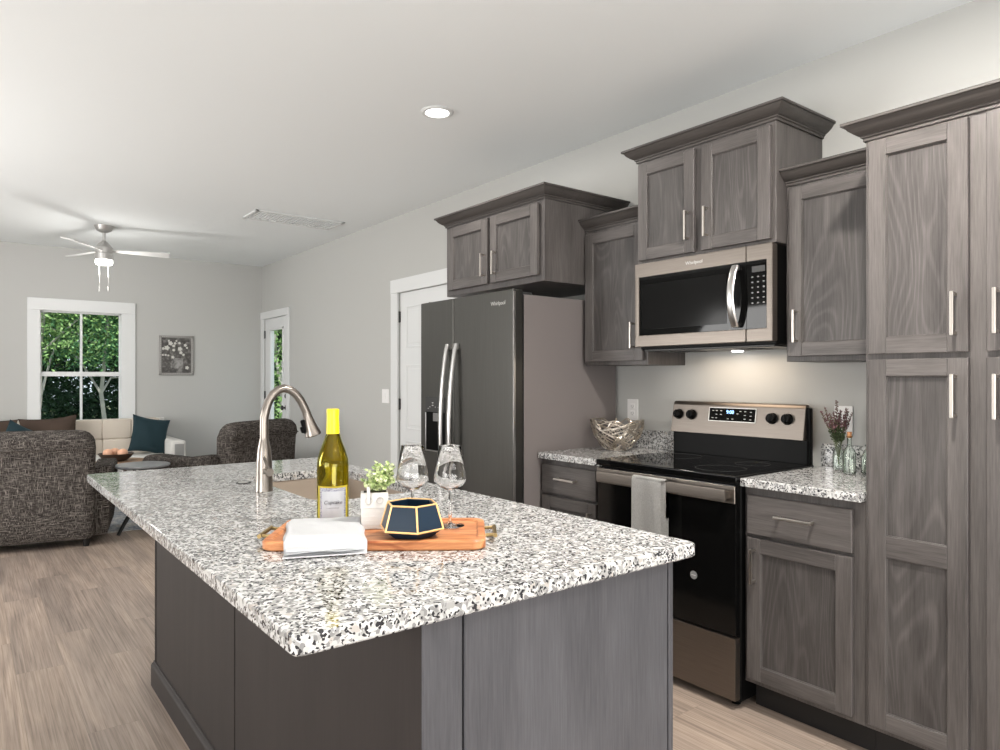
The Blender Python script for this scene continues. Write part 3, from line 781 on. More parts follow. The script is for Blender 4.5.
# ------------------------------------------------------------------ island
IX0, IX1, IY0, IY1 = .3925, 1.3832, .9963, 3.206
BX0, BX1, BY0, BY1 = .645, 1.348, 1.042, 3.172
isl = thing('kitchen_island', 'dark grey kitchen island base with shade painted into its long left side', 'kitchen island', ((BX0 + BX1) / 2, (BY0 + BY1) / 2, 0))
SX0, SX1, SY0, SY1 = .885, 1.290, 2.035, 2.760      # sink cut-out
b = MB(); t_ = .018   # carcass is hollow so that the sink hangs inside it
b.box(BX0 + .012, BX0 + .012 + t_, BY0 + .012, BY1 - .01, .0, .880); b.box(BX1 - t_, BX1, BY0 + .012, BY1 - .01, .10, .880)
b.box(BX0 + .012, BX1, BY0 + .012, BY0 + .03, .0, .880); b.box(BX0 + .012, BX1, BY1 - .03, BY1 - .004, .0, .880); b.box(BX0 + .02, BX1 - .01, BY0 + .02, BY1 - .02, .08, .10)
obj('body', b, M_WSHADED, isl)
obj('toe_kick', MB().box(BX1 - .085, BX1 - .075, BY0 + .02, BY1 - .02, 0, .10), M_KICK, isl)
for y0, y1 in ((BY0 + .0005, 2.098), (2.108, BY1 - .012)): obj('back_panel', MB().box(BX0, BX0 + .0125, y0, y1, .0, .880, 0, .001), M_WSHADED, isl)
obj('corner_trim', MB().box(BX0 - .004, BX0 + .012, BY1 - .010, BY1 + .002, .0, .880, 0, .002), M_WSHADED, isl)
obj('corner_stile', MB().box(BX0 + .0005, .7335, BY0 - .002, BY0 + .0125, .0, .880, 0, .003), M_WISL, isl)
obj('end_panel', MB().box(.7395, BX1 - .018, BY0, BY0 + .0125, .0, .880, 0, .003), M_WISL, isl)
obj('corner_stile', MB().box(BX1 - .016, BX1, BY0 - .002, BY0 + .0125, .0, .880, 0, .002), M_WISL, isl)
bb = MB()
pr = [(0, 0), (.016, 0), (.016, .086), (.012, .094), (.006, .098), (.006, .103), (0, .105)]
v = []
for y in (BY0 - .016, BY1 + .016): v += [(BX0 - x, y, z) for x, z in pr]
n = len(pr); bb.poly(v, [list(range(n)), list(range(n, 2 * n))[::-1]] + [[i, (i + 1) % n, n + (i + 1) % n, n + i] for i in range(n)], bev=.0008)
obj('baseboard_trim', bb, M_WSHADED, isl)
bb = MB(); v = []
for x in (BX0 - .016, BX1): v += [(x, BY0 - .002 - q, z) for q, z in pr]
bb.poly(v, [list(range(n)), list(range(n, 2 * n))[::-1]] + [[i, (i + 1) % n, n + (i + 1) % n, n + i] for i in range(n)]); obj('baseboard_trim', bb, M_WISL, isl)
# counter slab with the sink hole
def slab_with_hole(outer, hole, z0, z1, e=.004):
    bm = bmesh.new()
    def loop(pts, z): return [bm.verts.new((x, y, z)) for x, y in pts]
    def inset(pts, d):
        n = len(pts); out = []
        for i in range(n):
            p0, p1, p2 = Vector(pts[i - 1]), Vector(pts[i]), Vector(pts[(i + 1) % n])
            a = (p1 - p0).normalized(); b_ = (p2 - p1).normalized(); nn = Vector((-(a.y + b_.y), a.x + b_.x)).normalized()
            out.append((p1.x + nn.x * d, p1.y + nn.y * d))
        return out
    def bridge(A, B):
        n = len(A)
        for i in range(n): bm.faces.new([A[i], A[(i + 1) % n], B[(i + 1) % n], B[i]])
    o1 = loop(inset(outer, e), z0); o2 = loop(outer, z0 + e); o3 = loop(outer, z1 - e); o4 = loop(inset(outer, e * .35), z1 - e * .35); o5 = loop(inset(outer, e), z1)
    h1 = loop(hole, z0); h3 = loop(hole, z1 - e * .5); h4 = loop(inset(hole, -e * .5), z1)
    for A, B in ((o1, o2), (o2, o3), (o3, o4), (o4, o5), (h1, h3), (h3, h4)): bridge(A, B)
    def fill(A, B):
        ed = []
        for L in (A, B):
            for i in range(len(L)):
                ed.append(bm.edges.get((L[i], L[(i + 1) % len(L)])))
        bmesh.ops.triangle_fill(bm, edges=ed, use_beauty=True)
    fill(o5, h4); fill(o1, h1)
    bmesh.ops.recalc_face_normals(bm, faces=bm.faces)
    mb = MB(); mb.bm.free(); mb.bm = bm; return mb
outer = rrect(IX0, IX1, IY0, IY1, .018, 5)
hole = rrect(SX0, SX1, SY0, SY1, .09, 7)
ict = obj('island_countertop', slab_with_hole(outer, hole, .8815, .914), M_GRAN, smooth=30, loc=((IX0 + IX1) / 2, (IY0 + IY1) / 2, .8815))
tag(ict, 'large speckled white and grey granite slab on the island', 'worktop')
# sink bowl hung under the slab
bm = bmesh.new(); rings = []
for ins, z in ((-.012, .8805), (-.004, .8805), (-.004, .872), (.0, .76), (.02, .715), (.05, .706)):
    pts = rrect(SX0 + ins, SX1 - ins, SY0 + ins, SY1 - ins, max(.09 - ins * .5, .03), 7)
    rings.append([bm.verts.new((x, y, z)) for x, y in pts])
for A, B in zip(rings, rings[1:]):
    n = len(A)
    for i in range(n): bm.faces.new([A[i], A[(i + 1) % n], B[(i + 1) % n], B[i]])
bm.faces.new(rings[-1])
bmesh.ops.recalc_face_normals(bm, faces=bm.faces)
bmesh.ops.solidify(bm, geom=list(bm.faces), thickness=.006)
mb = MB(); mb.bm.free(); mb.bm = bm
snk = thing('undermount_sink', 'taupe undermount sink set into the island granite', 'sink', ((SX0 + SX1) / 2, (SY0 + SY1) / 2, .70))
obj('basin', mb, M_SINK, snk)
obj('drain', MB().lathe([(0, .012), (.02, .012), (.04, .009), (.045, .0105), (.045, 0.004), (0, .004)], (SX0 + SX1) / 2, (SY0 + SY1) / 2, .701, 28, cap=False), M_FAUCET, snk)

# faucet
fx, fy = .823, 2.357
fa = thing('kitchen_faucet', 'brushed nickel gooseneck faucet with pull-down spray head beside the sink', 'faucet', (fx, fy, .914))
obj('base', MB().lathe([(.030, .0005), (.030, .004), (.0285, .010), (.0275, .05), (.0265, .10), (.0225, .145), (.0165, .175), (.0158, .180)], fx, fy, .914, 32), M_FAUCET, fa)
arc = [(0, 1.092), (0, 1.13), (.000, 1.165), (.006, 1.195), (.016, 1.223), (.031, 1.246), (.050, 1.262), (.070, 1.268), (.091, 1.263), (.112, 1.248), (.130, 1.226), (.143, 1.202), (.1525, 1.181)]
obj('spout', MB().tube([(fx + a, fy, z) for a, z in arc], .0148, 20), M_FAUCET, fa)
p0 = Vector((fx + .1525, fy, 1.181)); p1 = Vector((fx + .179, fy, 1.098)); dd = (p1 - p0).normalized(); L = (p1 - p0).length
rot = Vector((0, 0, 1)).rotation_difference(dd).to_matrix().to_4x4()
b = MB(); b.lathe([(.0150, 0), (.0156, .004), (.0152, .008), (.018, .03), (.024, .062), (.029, L - .008), (.0300, L - .003), (.0285, L), (.025, L), (.023, L - .006), (0, L - .006)], M=Matrix.Translation(p0) @ rot, n=28)
hd = obj('spray_head', b, M_FAUCET, fa)
b = MB(); b.box(-.009, .009, -.030, -.008, .022, .074, 0, .004, 2, M=Matrix.Translation(p0) @ rot @ Matrix.Rotation(R(90 + 10), 4, 'Z'))
b.box(-.008, .008, -.038, -.02, .045, .068, 0, .004, 2, M=Matrix.Translation(p0) @ rot @ Matrix.Rotation(R(90 + 10), 4, 'Z'))
obj('spray_button', b, M_BPLAS, hd)
b = MB(); b.tube([(fx, fy + .036, .985), (fx, fy - .060, .985)], .013, 18); b.lathe([(.016, 0), (.017, .004), (.017, .012), (.014, .014)], M=Matrix.Translation((fx, fy + .026, .985)) @ Matrix.Rotation(R(-90), 4, 'X'), n=20)
b.tube([(fx, fy - .052, .985), (fx - .004, fy - .055, 1.0), (fx - .02, fy - .058, 1.035)], [.006, .006, .005], 10)
obj('lever', b, M_FAUCET, fa)
bt = thing('sink_switch_button', 'small flat round button with a dark rim in the island granite left of the faucet', 'button', (.8247, 2.5832, .914))
obj('rim', MB().lathe([(.027, .0003), (.027, .003), (.020, .003), (.020, .0003)], .8247, 2.5832, .914, 28, cap=False), M_DGREY, bt)
obj('cap', MB().lathe([(0, .0003), (.0185, .0003), (.0185, .0035), (.012, .004), (0, .0025)], .8247, 2.5832, .914, 28, cap=False), M_LOGO, bt)

# ------------------------------------------------------------------ items on the island
AB = R(-35.9); ux, uy = math.cos(AB), math.sin(AB); vx, vy = -uy, ux
A = (.524, 1.535); BL, BW = .508, .262
bc = (A[0] + ux * BL / 2 + vx * BW / 2, A[1] + uy * BL / 2 + vy * BW / 2)
bd = thing('serving_board', 'reddish acacia serving board with brass handles on the island', 'serving board', (bc[0], bc[1], .9145), rz=AB)
mb = MB(); pts = rrect(-BL / 2, BL / 2, -BW / 2, BW / 2, .03, 5)
def scl(k): return [(x - math.copysign(min(k, abs(x)), x), y - math.copysign(min(k, abs(y)), y)) for x, y in pts]
bm = mb.bm; rr_ = []
for k, z in ((.004, 0), (0, .004), (0, .019), (.003, .022), (.016, .022), (.021, .0175), (.03, .0175)):
    rr_.append([bm.verts.new((x, y, z)) for x, y in scl(k)])
for P_, Q_ in zip(rr_, rr_[1:]):
    for i in range(len(P_)): bm.faces.new([P_[i], P_[(i + 1) % len(P_)], Q_[(i + 1) % len(P_)], Q_[i]])
bm.faces.new(rr_[0][::-1]); bm.faces.new(rr_[-1]); bmesh.ops.recalc_face_normals(bm, faces=bm.faces)
obj('board', mb, M_ACACIA, bd, local=True)
for sx in (-1, 1):
    b = MB(); x = sx * BL / 2
    b.tube([(x - sx * .004, -.040, .014), (x + sx * .024, -.040, .016)], .0042, 10); b.tube([(x - sx * .004, .040, .014), (x + sx * .024, .040, .016)], .0042, 10)
    b.tube([(x + sx * .024, -.050, .016), (x + sx * .024, .050, .016)], .0052, 12)
    obj('handle', b, M_BRASS, bd, local=True)
BZ = .914 + .0185
# towel
def towel():
    NL, NR, TR, TL = Vector((.550, 1.437)), Vector((.700, 1.377)), Vector((.808, 1.605)), Vector((.652, 1.680))
    mb = MB()
    for k in range(4):
        def fn(u, v, k=k):
            a = NL.lerp(NR, u); c = TL.lerp(TR, u); p = a.lerp(c, v)
            nd = Vector((.586, .81)); dist = (p - Vector(A)).dot(nd)
            hb = BZ + .006 if dist > .004 else .9155 + .0035 * k * .5 + max(0, min(1, (dist + .03) / .034)) * .0
            t = max(0, min(1, (dist + .022) / .030)); t = t * t * (3 - 2 * t)
            base = .9190 * (1 - t) + (BZ + .0045) * t
            z = base + k * .0042 + .0012 * math.sin(u * 9 + k * 2) * math.sin(v * 6 + k)
            ex = (3 - k) * .004
            q = p + (a - c).normalized() * (ex * (1 - v) * (1 if k % 2 == 0 else .3)) + (NR - NL).normalized() * ((u - .5) * .006 * (3 - k) + .002 * math.sin(v * 11 + k))
            ed = min(u, 1 - u, v, 1 - v); z -= .0022 * max(0, 1 - ed / .03) ** 2 * (1 if k == 3 else .3)
            return (q.x, q.y, z)
        mb.grid(fn, 36, 44, thick=-.0032)
    return mb
tw = obj('folded_towel', towel(), M_TOWEL, loc=(.68, 1.52, BZ), smooth=60)
tag(tw, 'folded white textured cotton towel on the left end of the serving board', 'towel')

# wine bottle
bx, by = .788, 1.724
wb = thing('wine_bottle', 'bottle of white wine with yellow foil capsule behind the white towel', 'bottle', (bx, by, .9145))
bp = [(.0, .004), (.030, .0), (.039, .003), (.0415, .010), (.0415, .155), (.040, .172), (.033, .196), (.0235, .220), (.0165, .243), (.0148, .262), (.0145, .300)]
inn = [(r - .0028, z) for r, z in bp[4:]][::-1]
obj('glass_body', MB().lathe(bp + inn + [(.037, .16), (.0385, .014), (.028, .008), (0, .012)], bx, by, .9145, 40, cap=False), M_BOTTLE, wb)
obj('wine', MB().lathe([(0, .0125), (.028, .0085), (.0382, .0145), (.0382, .155), (.0368, .171), (.030, .195), (.0207, .219), (.0137, .243), (.0118, .25), (0, .25)], bx, by, .9145, 36), M_WINE, wb)
obj('foil_capsule', MB().lathe([(.0172, .240), (.0176, .2405), (.0160, .288), (.0165, .290), (.0165, .305), (.015, .3065), (0, .3068)], bx, by, .9145, 28, cap=False), M_YEL, wb)
ca = -math.pi / 2 - .6494 + math.pi / 2   # direction helper
def arcpatch(r, a0, a1, z0, z1, n=18):
    mb = MB()
    cdir = math.atan2(-by, -bx)
    def fn(u, v):
        a = cdir + (a0 + (a1 - a0) * u); return (bx + r * math.cos(a), by + r * math.sin(a), .9145 + z0 + (z1 - z0) * v)
    mb.grid(fn, n, 2, thick=-.0002); return mb
lb = obj('label', arcpatch(.0419, -1.12, 1.12, .008, .104), mat('yellow_label_glow', (.80, .66, .06), .5), wb)  # yellow rim paints in the wine's glow and the label's back
obj('label_paper', arcpatch(.0422, -.90, .90, .010, .100), M_LABELB, lb)
obj('label_centre', arcpatch(.0424, -.74, .74, .014, .091), M_LABEL, lb)
cd = math.atan2(-by, -bx)
nrm = Vector((math.cos(cd), math.sin(cd), 0)); right = Vector((-math.sin(cd), math.cos(cd), 0))
rotm = Matrix((right, Vector((0, 0, 1)), right.cross(Vector((0, 0, 1))))).transposed()
text('Cupcake', .0135, Vector((bx, by, .9145 + .062)) + nrm * .0428, lb, M_INK, 'label_lettering', rotm.to_euler(), ext=.0002, shear=.25)
text('V I N E Y A R D S', .0042, Vector((bx, by, .9145 + .047)) + nrm * .0428, lb, M_INK, 'label_lettering', rotm.to_euler(), ext=.0002)

# planter
hx, hy_ = .813, 1.535
HR = -.49
pl = thing('house_planter', 'small white ceramic house planter with pale green succulent sprigs', 'planter', (hx, hy_, BZ), rz=HR)
b = MB(); w2, dp = .0325, .028
b.box(-w2, w2, -dp, dp, .0003, .052, 0, .0015, 2)
v = [(-w2 - .001, -dp - .001, .052), (w2 + .001, -dp - .001, .052), (w2 + .001, dp + .001, .052), (-w2 - .001, dp + .001, .052), (-w2 - .001, -dp + .009, .088), (w2 + .001, -dp + .009, .088), (w2 + .001, dp - .009, .088), (-w2 - .001, dp - .009, .088)]
b.poly(v, [[0, 1, 2, 3], [4, 5, 6, 7], [0, 1, 5, 4], [1, 2, 6, 5], [2, 3, 7, 6], [3, 0, 4, 7]], bev=.001, seg=2)
for z in (.012, .022, .032, .042): b.box(-w2 + .002, w2 - .002, -dp - .0006, -dp + .001, z - .0006, z + .0006, 0)
rl = MB()
for x in (-.014, .013):
    Mr = Matrix.Translation((x, -dp + .0035, .070)) @ Matrix.Rotation(R(-14), 4, 'X') @ Matrix.Rotation(R(90), 4, 'X')
    rl.lathe([(.0070, -.001), (.0070, .003), (.0088, .003), (.0088, -.001)], M=Mr, n=24, cap=False)
pt_ = obj('pot', b, M_CERAM, pl, local=True); obj('round_window', rl, mat('ceramic_relief', (.46, .44, .42), .5), pt_, local=True)
obj('chimney', MB().box(-.0185, -.0105, -dp + .001, -dp + .012, .060, .104, 0, .001), M_CERAM, pl, local=True)
b = MB(); b.box(-w2 + .006, w2 - .004, -.012, .014, .0878, .0892); obj('soil', b, M_SOIL, pl, local=True)
fol = MB(); stm = MB(); rnd = random.Random(3)
def leaf(mb, p, d, L, w, mi=0, cup=.25):
    d = d.normalized(); s_ = d.cross(Vector((rnd.uniform(-1, 1), rnd.uniform(-1, 1), rnd.uniform(-1, 1)))).normalized(); u = s_.cross(d)
    P = [p, p + d * L * .35 + s_ * w * .5 + u * w * cup, p + d * L * .75 + s_ * w * .45 + u * w * cup, p + d * L, p + d * L * .75 - s_ * w * .45 + u * w * cup, p + d * L * .35 - s_ * w * .5 + u * w * cup, p + d * L * .5]
    vs = [mb.bm.verts.new(q) for q in P]
    for i in range(6):
        f = mb.bm.faces.new([vs[6], vs[i], vs[(i + 1) % 6]]); f.material_index = mi
for i in range(34):
    a = rnd.uniform(0, 2 * math.pi); sp = rnd.uniform(.1, 1); 
    base = Vector((rnd.uniform(-.014, .02), rnd.uniform(-.008, .01), .088))
    tip = base + Vector((math.cos(a) * .036 * sp + .014, math.sin(a) * .026 * sp, rnd.uniform(.02, .066) * (1.15 - .4 * sp)))
    if i == 0: tip = Vector((.050, .022, .150))
    if i == 1: tip = Vector((.008, .0, .160))
    if i == 2: tip = Vector((-.026, .0, .118))
    stm.tube([base, (base + tip) / 2 + Vector((0, 0, .004)), tip], .0008, 5)
    nl = 13
    for k in range(nl):
        u = .2 + .8 * k / (nl - 1); q = base.lerp(tip, u); a2 = k * 2.4
        leaf(fol, q, Vector((math.cos(a2), math.sin(a2), rnd.uniform(.1, .9))), rnd.uniform(.010, .015), rnd.uniform(.008, .012))
f_ = obj('foliage', fol, M_LEAF, pl, local=True); obj('stem', stm, M_STEM, f_, local=True)

# navy bowl
cx_, cy_ = .837, 1.395
nb = thing('faceted_bowl', 'navy blue hexagonal candle bowl with gold edges on the serving board', 'bowl', (cx_, cy_, BZ), rz=-.6494 + R(180 - 90) + R(180))
# local: front direction is +x after the turn
def hexr(r, z): return [Vector((r * math.cos(R(16 + 60 * k)), r * math.sin(R(16 + 60 * k)), z)) for k in range(6)]
top, belt, bot = hexr(.060, .078), hexr(.0775, .0215), hexr(.048, .0005)
ti, tb = hexr(.054, .077), hexr(.062, .018)
b = MB(); V = bot + belt + top + ti + tb; F = [[0, 1, 2, 3, 4, 5][::-1]]
for L_ in range(4):
    for k in range(6): F.append([L_ * 6 + k, L_ * 6 + (k + 1) % 6, (L_ + 1) * 6 + (k + 1) % 6, (L_ + 1) * 6 + k])
F.append([24 + k for k in range(6)]); b.poly(V, F)
obj('glazed_body', b, M_NAVY, nb, local=True, smooth=20)
b = MB()
b.tube(top, .0021, 8, closed=True, flat=(1, 1)); b.tube(belt, .0024, 8, closed=True)
for k in range(6): b.tube([belt[k], top[k]], .0023, 8)
obj('gold_edge', b, M_GOLD, nb, local=True)

# wine glasses
def wineglass(label, x, y, z):
    g = thing('wine_glass', label, 'wine glass', (x, y, z), 'wine glasses on the serving board')
    pf = [(0, 0), (.034, 0), (.036, .0012), (.020, .003), (.006, .006), (.0042, .012), (.0038, .060), (.0042, .082), (.008, .090), (.030, .100), (.0405, .112), (.0415, .118), (.038, .140), (.0285, .2005), (.0280, .2015)]
    pi = [(.0272, .2005), (.0368, .140), (.0400, .118), (.0385, .1125), (.028, .1015), (.008, .0935), (0, .0925)]
    obj('bowl_and_stem', MB().lathe(pf + pi, x, y, z, 48, cap=False), M_GLASS, g, smooth=60); return g
wineglass('empty clear wine glass in front of the refrigerator, right-hand one of the pair', .971, 1.433, BZ)
wineglass('empty clear wine glass behind the navy bowl, left-hand one of the pair', .900, 1.497, BZ)

# ------------------------------------------------------------------ items at the wall run
def outlet(name, label, y0, y1, z0, z1, kind):
    o = thing(name, label, 'outlet' if kind != 'switch' else 'light switch', (XW, (y0 + y1) / 2, (z0 + z1) / 2))
    obj('cover_plate', MB().box(XW - .006, XW - .0003, y0, y1, z0, z1, 0, .002, 2), M_WPLAS, o)
    yc, zc = (y0 + y1) / 2, (z0 + z1) / 2
    if kind == 'outlet':
        for dz in (.020, -.020):
            s_ = obj('socket', MB().box(XW - .0085, XW - .005, yc - .016, yc + .016, zc + dz - .014, zc + dz + .014, 0, .003, 2), M_WPLAS, o)
            q = MB(); q.box(XW - .0090, XW - .0083, yc - .008, yc - .006, zc + dz - .004, zc + dz + .005); q.box(XW - .0090, XW - .0083, yc + .006, yc + .008, zc + dz - .004, zc + dz + .005); q.box(XW - .0090, XW - .0083, yc - .002, yc + .002, zc + dz - .011, zc + dz - .007)
            obj('slot', q, M_DGREY, s_)
    else:
        obj('toggle', MB().box(XW - .010, XW - .005, yc - .011, yc + .011, zc - .026, zc + .026, 0, .003, 2), M_WPLAS, o)
outlet('wall_outlet', 'white electrical outlet plate above the wire bowl', 2.602, 2.680, 1.063, 1.183, 'outlet')
outlet('wall_outlet', 'white electrical outlet plate behind the flower sprigs', 1.412, 1.490, 1.062, 1.182, 'outlet')
outlet('light_switch', 'white light switch plate on the wall left of the panelled door', 5.490, 5.620, 1.078, 1.204, 'switch')

# wire bowl
wbx, wby = 2.815, 2.543
bw = MB(); rnd = random.Random(11)
def bowlpt(a, u, k=0):
    """u 0 at the foot, 1 at the rim"""
    r = .052 + (.142 - .052) * math.sin(min(1, u) * math.pi / 2) ** .9; z = .004 + .160 * u ** 1.25
    return Vector((wbx + r * math.cos(a), wby + r * math.sin(a), .9155 + z))
for i in range(25):
    a = rnd.uniform(0, 2 * math.pi); u = rnd.uniform(0, .15); da = rnd.choice((-1, 1)) * rnd.uniform(.05, .16); du = rnd.uniform(.045, .09); pts = []
    for k in range(26):
        u2 = max(0, min(1, u)); pts.append(bowlpt(a, u2)); a += da; u += du; da += rnd.uniform(-.05, .05)
        if u > .98: du = -abs(du) * rnd.uniform(.5, 1)
        if u < .02: du = abs(du)
        da = max(-.25, min(.25, da))
    sm = []
    for k in range(len(pts) - 1): sm += [pts[k], pts[k].lerp(pts[k + 1], .5)]
    bw.tube(sm, .0030, 6)
bw.tube([bowlpt(2 * math.pi * k / 32, 0) for k in range(32)], .0035, 6, closed=True)
o = obj('wire_bowl', bw, M_WIRE, loc=(wbx, wby, .915)); tag(o, 'openwork champagne metal bowl of tangled wire beside the refrigerator', 'bowl')

# bottles and vase beside the pantry
def flask(name, label, x, y, prof, inner, group=None):
    f = thing(name, label, 'bottle' if name != 'bud_vase' else 'vase', (x, y, .9145), group)
    obj('glass_body', MB().lathe(prof + inner, x, y, .9145, 28, cap=False), M_VGLASS, f, smooth=50); return f
def bprof(R_, H, r, hs):
    o = [(0, .001), (R_ - .004, 0), (R_, .004), (R_, hs), (R_ * .8, hs + .012), (r, hs + .026), (r, H - .008), (r + .003, H - .006), (r + .003, H)]
    i = [(r - .002, H), (r - .002, hs + .026), (R_ * .8 - .003, hs + .011), (R_ - .003, hs - .001), (R_ - .003, .008), (0, .006)]
    return o, i
va = flask('bud_vase', 'clear glass vase holding purple flower sprigs beside the oven', 2.955, 1.425, *bprof(.023, .118, .010, .070))
stm = MB(); flw = MB(); grn = MB(); rnd = random.Random(5)
tips = [(-.075, .245), (-.066, .262), (-.045, .235), (-.02, .29), (-.030, .245), (.0, .25), (.012, .235), (.022, .26), (.035, .245), (.047, .24), (-.010, .21), (.025, .21), (-.04, .21)]
rgt = Vector((.796, -.605, 0))
for i, (s_, z) in enumerate(tips):
    p0 = Vector((2.955, 1.425, .9145 + .02)); p2 = Vector((2.955, 1.425, .9145 + z)) + rgt * s_ + Vector((.605, .796, 0)) * rnd.uniform(-.03, .015)
    p1 = Vector((2.955, 1.425, .9145 + .115)) + rgt * s_ * .08
    pts = []
    for k in range(9):
        u = k / 8; pts.append((1 - u) ** 2 * p0 + 2 * u * (1 - u) * p1 + u * u * p2)
    stm.tube(pts, .0010, 5)
    for k in range(46):
        u = .50 + .5 * k / 45; q = (1 - u) ** 2 * p0 + 2 * u * (1 - u) * p1 + u * u * p2
        a = k * 2.4; dirv = Vector((math.cos(a), math.sin(a), .9)); leaf(flw if u > .70 else grn, q, dirv, .012 if u < .9 else .008, .0075)
sp = obj('flower_sprig', flw, M_SPRIG, va); obj('sprig_leaves', grn, M_SPRIGG, sp); obj('stem', stm, M_STEM, sp)
fk = flask('glass_bottle', 'small clear glass bottle with a cork stopper beside the flower vase', 2.870, 1.340, *bprof(.025, .155, .009, .085))
obj('cork', MB().lathe([(.007, .145), (.0085, .156), (.0095, .170), (0, .171)], 2.870, 1.340, .9145, 16), M_CORK, fk)
flask('glass_bottle', 'squat clear glass bottle between the corked one and the tall pantry', 2.915, 1.285, *bprof(.027, .12, .011, .068))
fk = flask('glass_bottle', 'slim clear glass bottle with a long neck half hidden by the tall pantry', 3.005, 1.325, *bprof(.021, .165, .006, .075))

# towel on the oven handle
def hang():
    mb = MB(); y0, y1 = 1.866, 2.026
    path = [(2.364, .60), (2.3645, .70), (2.3645, .845), (2.362, .872), (2.351, .8785), (2.341, .874), (2.337, .858), (2.336, .74), (2.335, .62), (2.336, .50)]
    def fn(u, v):
        f = v * (len(path) - 1); i = min(int(f), len(path) - 2); w = f - i
        x = path[i][0] * (1 - w) + path[i + 1][0] * w; z = path[i][1] * (1 - w) + path[i + 1][1] * w
        return (x - (.0025 * math.sin(u * 7) if v > .6 else 0), y0 + (y1 - y0) * u, z)
    mb.grid(fn, 20, 54, thick=.0035)
    def fn2(u, v): q = fn(u, v); return (q[0] - (.005 if v > .6 else -.0 ), y0 - .028 + .075 * u, q[2] - .004)
    mb.grid(lambda u, v: ((lambda q: (q[0] + .0042 if v > .6 else q[0] - .004, y0 - .020 + .10 * u, q[2] + (0 if .3 < v < .7 else .01)))(fn(.5, v))), 6, 54, thick=.003)
    return mb
o = obj('hanging_towel', hang(), M_GTOWEL, loc=(2.34, 1.95, .87), smooth=50); tag(o, 'grey cotton towel hanging over the oven door handle', 'towel')

# ------------------------------------------------------------------ living room
rug = obj('area_rug', MB().box(.55, 2.62, 6.53, 8.3, .0005, .005, 0, .001), M_RUG, loc=(1.5, 7.4, 0)); tag(rug, 'faded blue and grey patterned area rug under the tables', 'rug')

def armchair(label, loc, rz):
    c = thing('armchair', label, 'armchair', loc, None, rz)
    W2 = .43
    # back: curved slab rolled over at the top, seen mostly from behind
    def backshape():
        mb = MB()
        sec = [(.02, .07), (-.005, .10), (-.02, .30), (-.035, .55), (-.045, .74), (-.050, .765), (-.060, .785), (-.066, .82), (-.055, .865), (-.020, .895), (.03, .905), (.09, .895), (.13, .86), (.15, .80), (.16, .60), (.19, .38), (.19, .10), (.17, .07)]
        n = len(sec); xs_ = [-W2, -W2 + .012, -W2 + .035, -W2 + .065, -W2 + .11, -.2, 0, .2, W2 - .11, W2 - .065, W2 - .035, W2 - .012, W2]; V = []; F = []
        for i, x in enumerate(xs_):
            e = {0: .028, 1: .010, 2: .0}.get(min(i, len(xs_) - 1 - i), 0)
            for y, z in sec:
                cy, cz = .07, .5
                bow = .025 * (1 - (x / W2) ** 2)
                V.append((x * (1.0 if z < .7 else 1.012), y + (e if y < cy else -e) - bow * (z > .2), z - (e if z > .8 else 0) + (e if z < .08 else 0) + (.008 * (1 - (x / W2) ** 2) - .055 * (max(0, abs(x) - W2 + .11) / .11) ** 2.4) * max(0, min(1, (z - .70) / .15))))
        m = len(xs_)
        for i in range(m - 1):
            for j in range(n): F.append([i * n + j, i * n + (j + 1) % n, (i + 1) * n + (j + 1) % n, (i + 1) * n + j])
        F.append(list(range(n))); F.append([(m - 1) * n + j for j in range(n)][::-1])
        mb.poly(V, F); return mb
    bk = obj('backrest', backshape(), M_TWEED, c, local=True, smooth=50)
    wl = MB(); wl.tube([(x, -.058 - .025 * (1 - (x / W2) ** 2), .775) for x in [W2 * (k / 8 - 1) for k in range(17)]], .006, 8); obj('welt', wl, M_TWEED, bk, local=True)
    for sx in (-1, 1):
        b = MB(); xa_, xb_ = (W2 - .04, W2 + .115)
        prof = [(.10, .07), (.86, .07), (.93, .20), (.96, .40), (.965, .50), (.955, .55), (.92, .585), (.85, .600), (.45, .585), (.20, .62), (.10, .62)]
        v = [(sx * xa_, y, z) for y, z in prof] + [(sx * (xb_ - (.03 if z < .1 else 0)), y, z) for y, z in prof]; n = len(prof)
        b.poly(v, [list(range(n)), list(range(n, 2 * n))[::-1]] + [[i, (i + 1) % n, n + (i + 1) % n, n + i] for i in range(n)], bev=.035, seg=3)
        obj('armrest', b, M_TWEED, c, local=True, smooth=60)
    b = MB(); b.box(-W2 + .045, W2 - .045, .16, .90, .30, .46, 0, .05, 4); obj('seat_cushion', b, M_TWEED, c, local=True, smooth=60)
    b = MB(); b.box(-W2 + .03, W2 - .03, .06, .86, .07, .32, 0, .02, 2); obj('base', b, M_TWEED, c, local=True)
    for x in (-W2 + .06, W2 - .06):
        for y in (.10, .80): obj('foot', MB().lathe([(.02, 0), (.03, .075)], x, y, 0, 14), M_BMETAL, c, local=True)
    return c
a1 = armchair('brown tweed armchair seen from behind at the left edge of the picture', (.37, 6.125, 0), R(-11.7))
a2 = armchair('brown tweed armchair near the right wall, turned toward the window', (2.235, 6.44, 0), R(28))

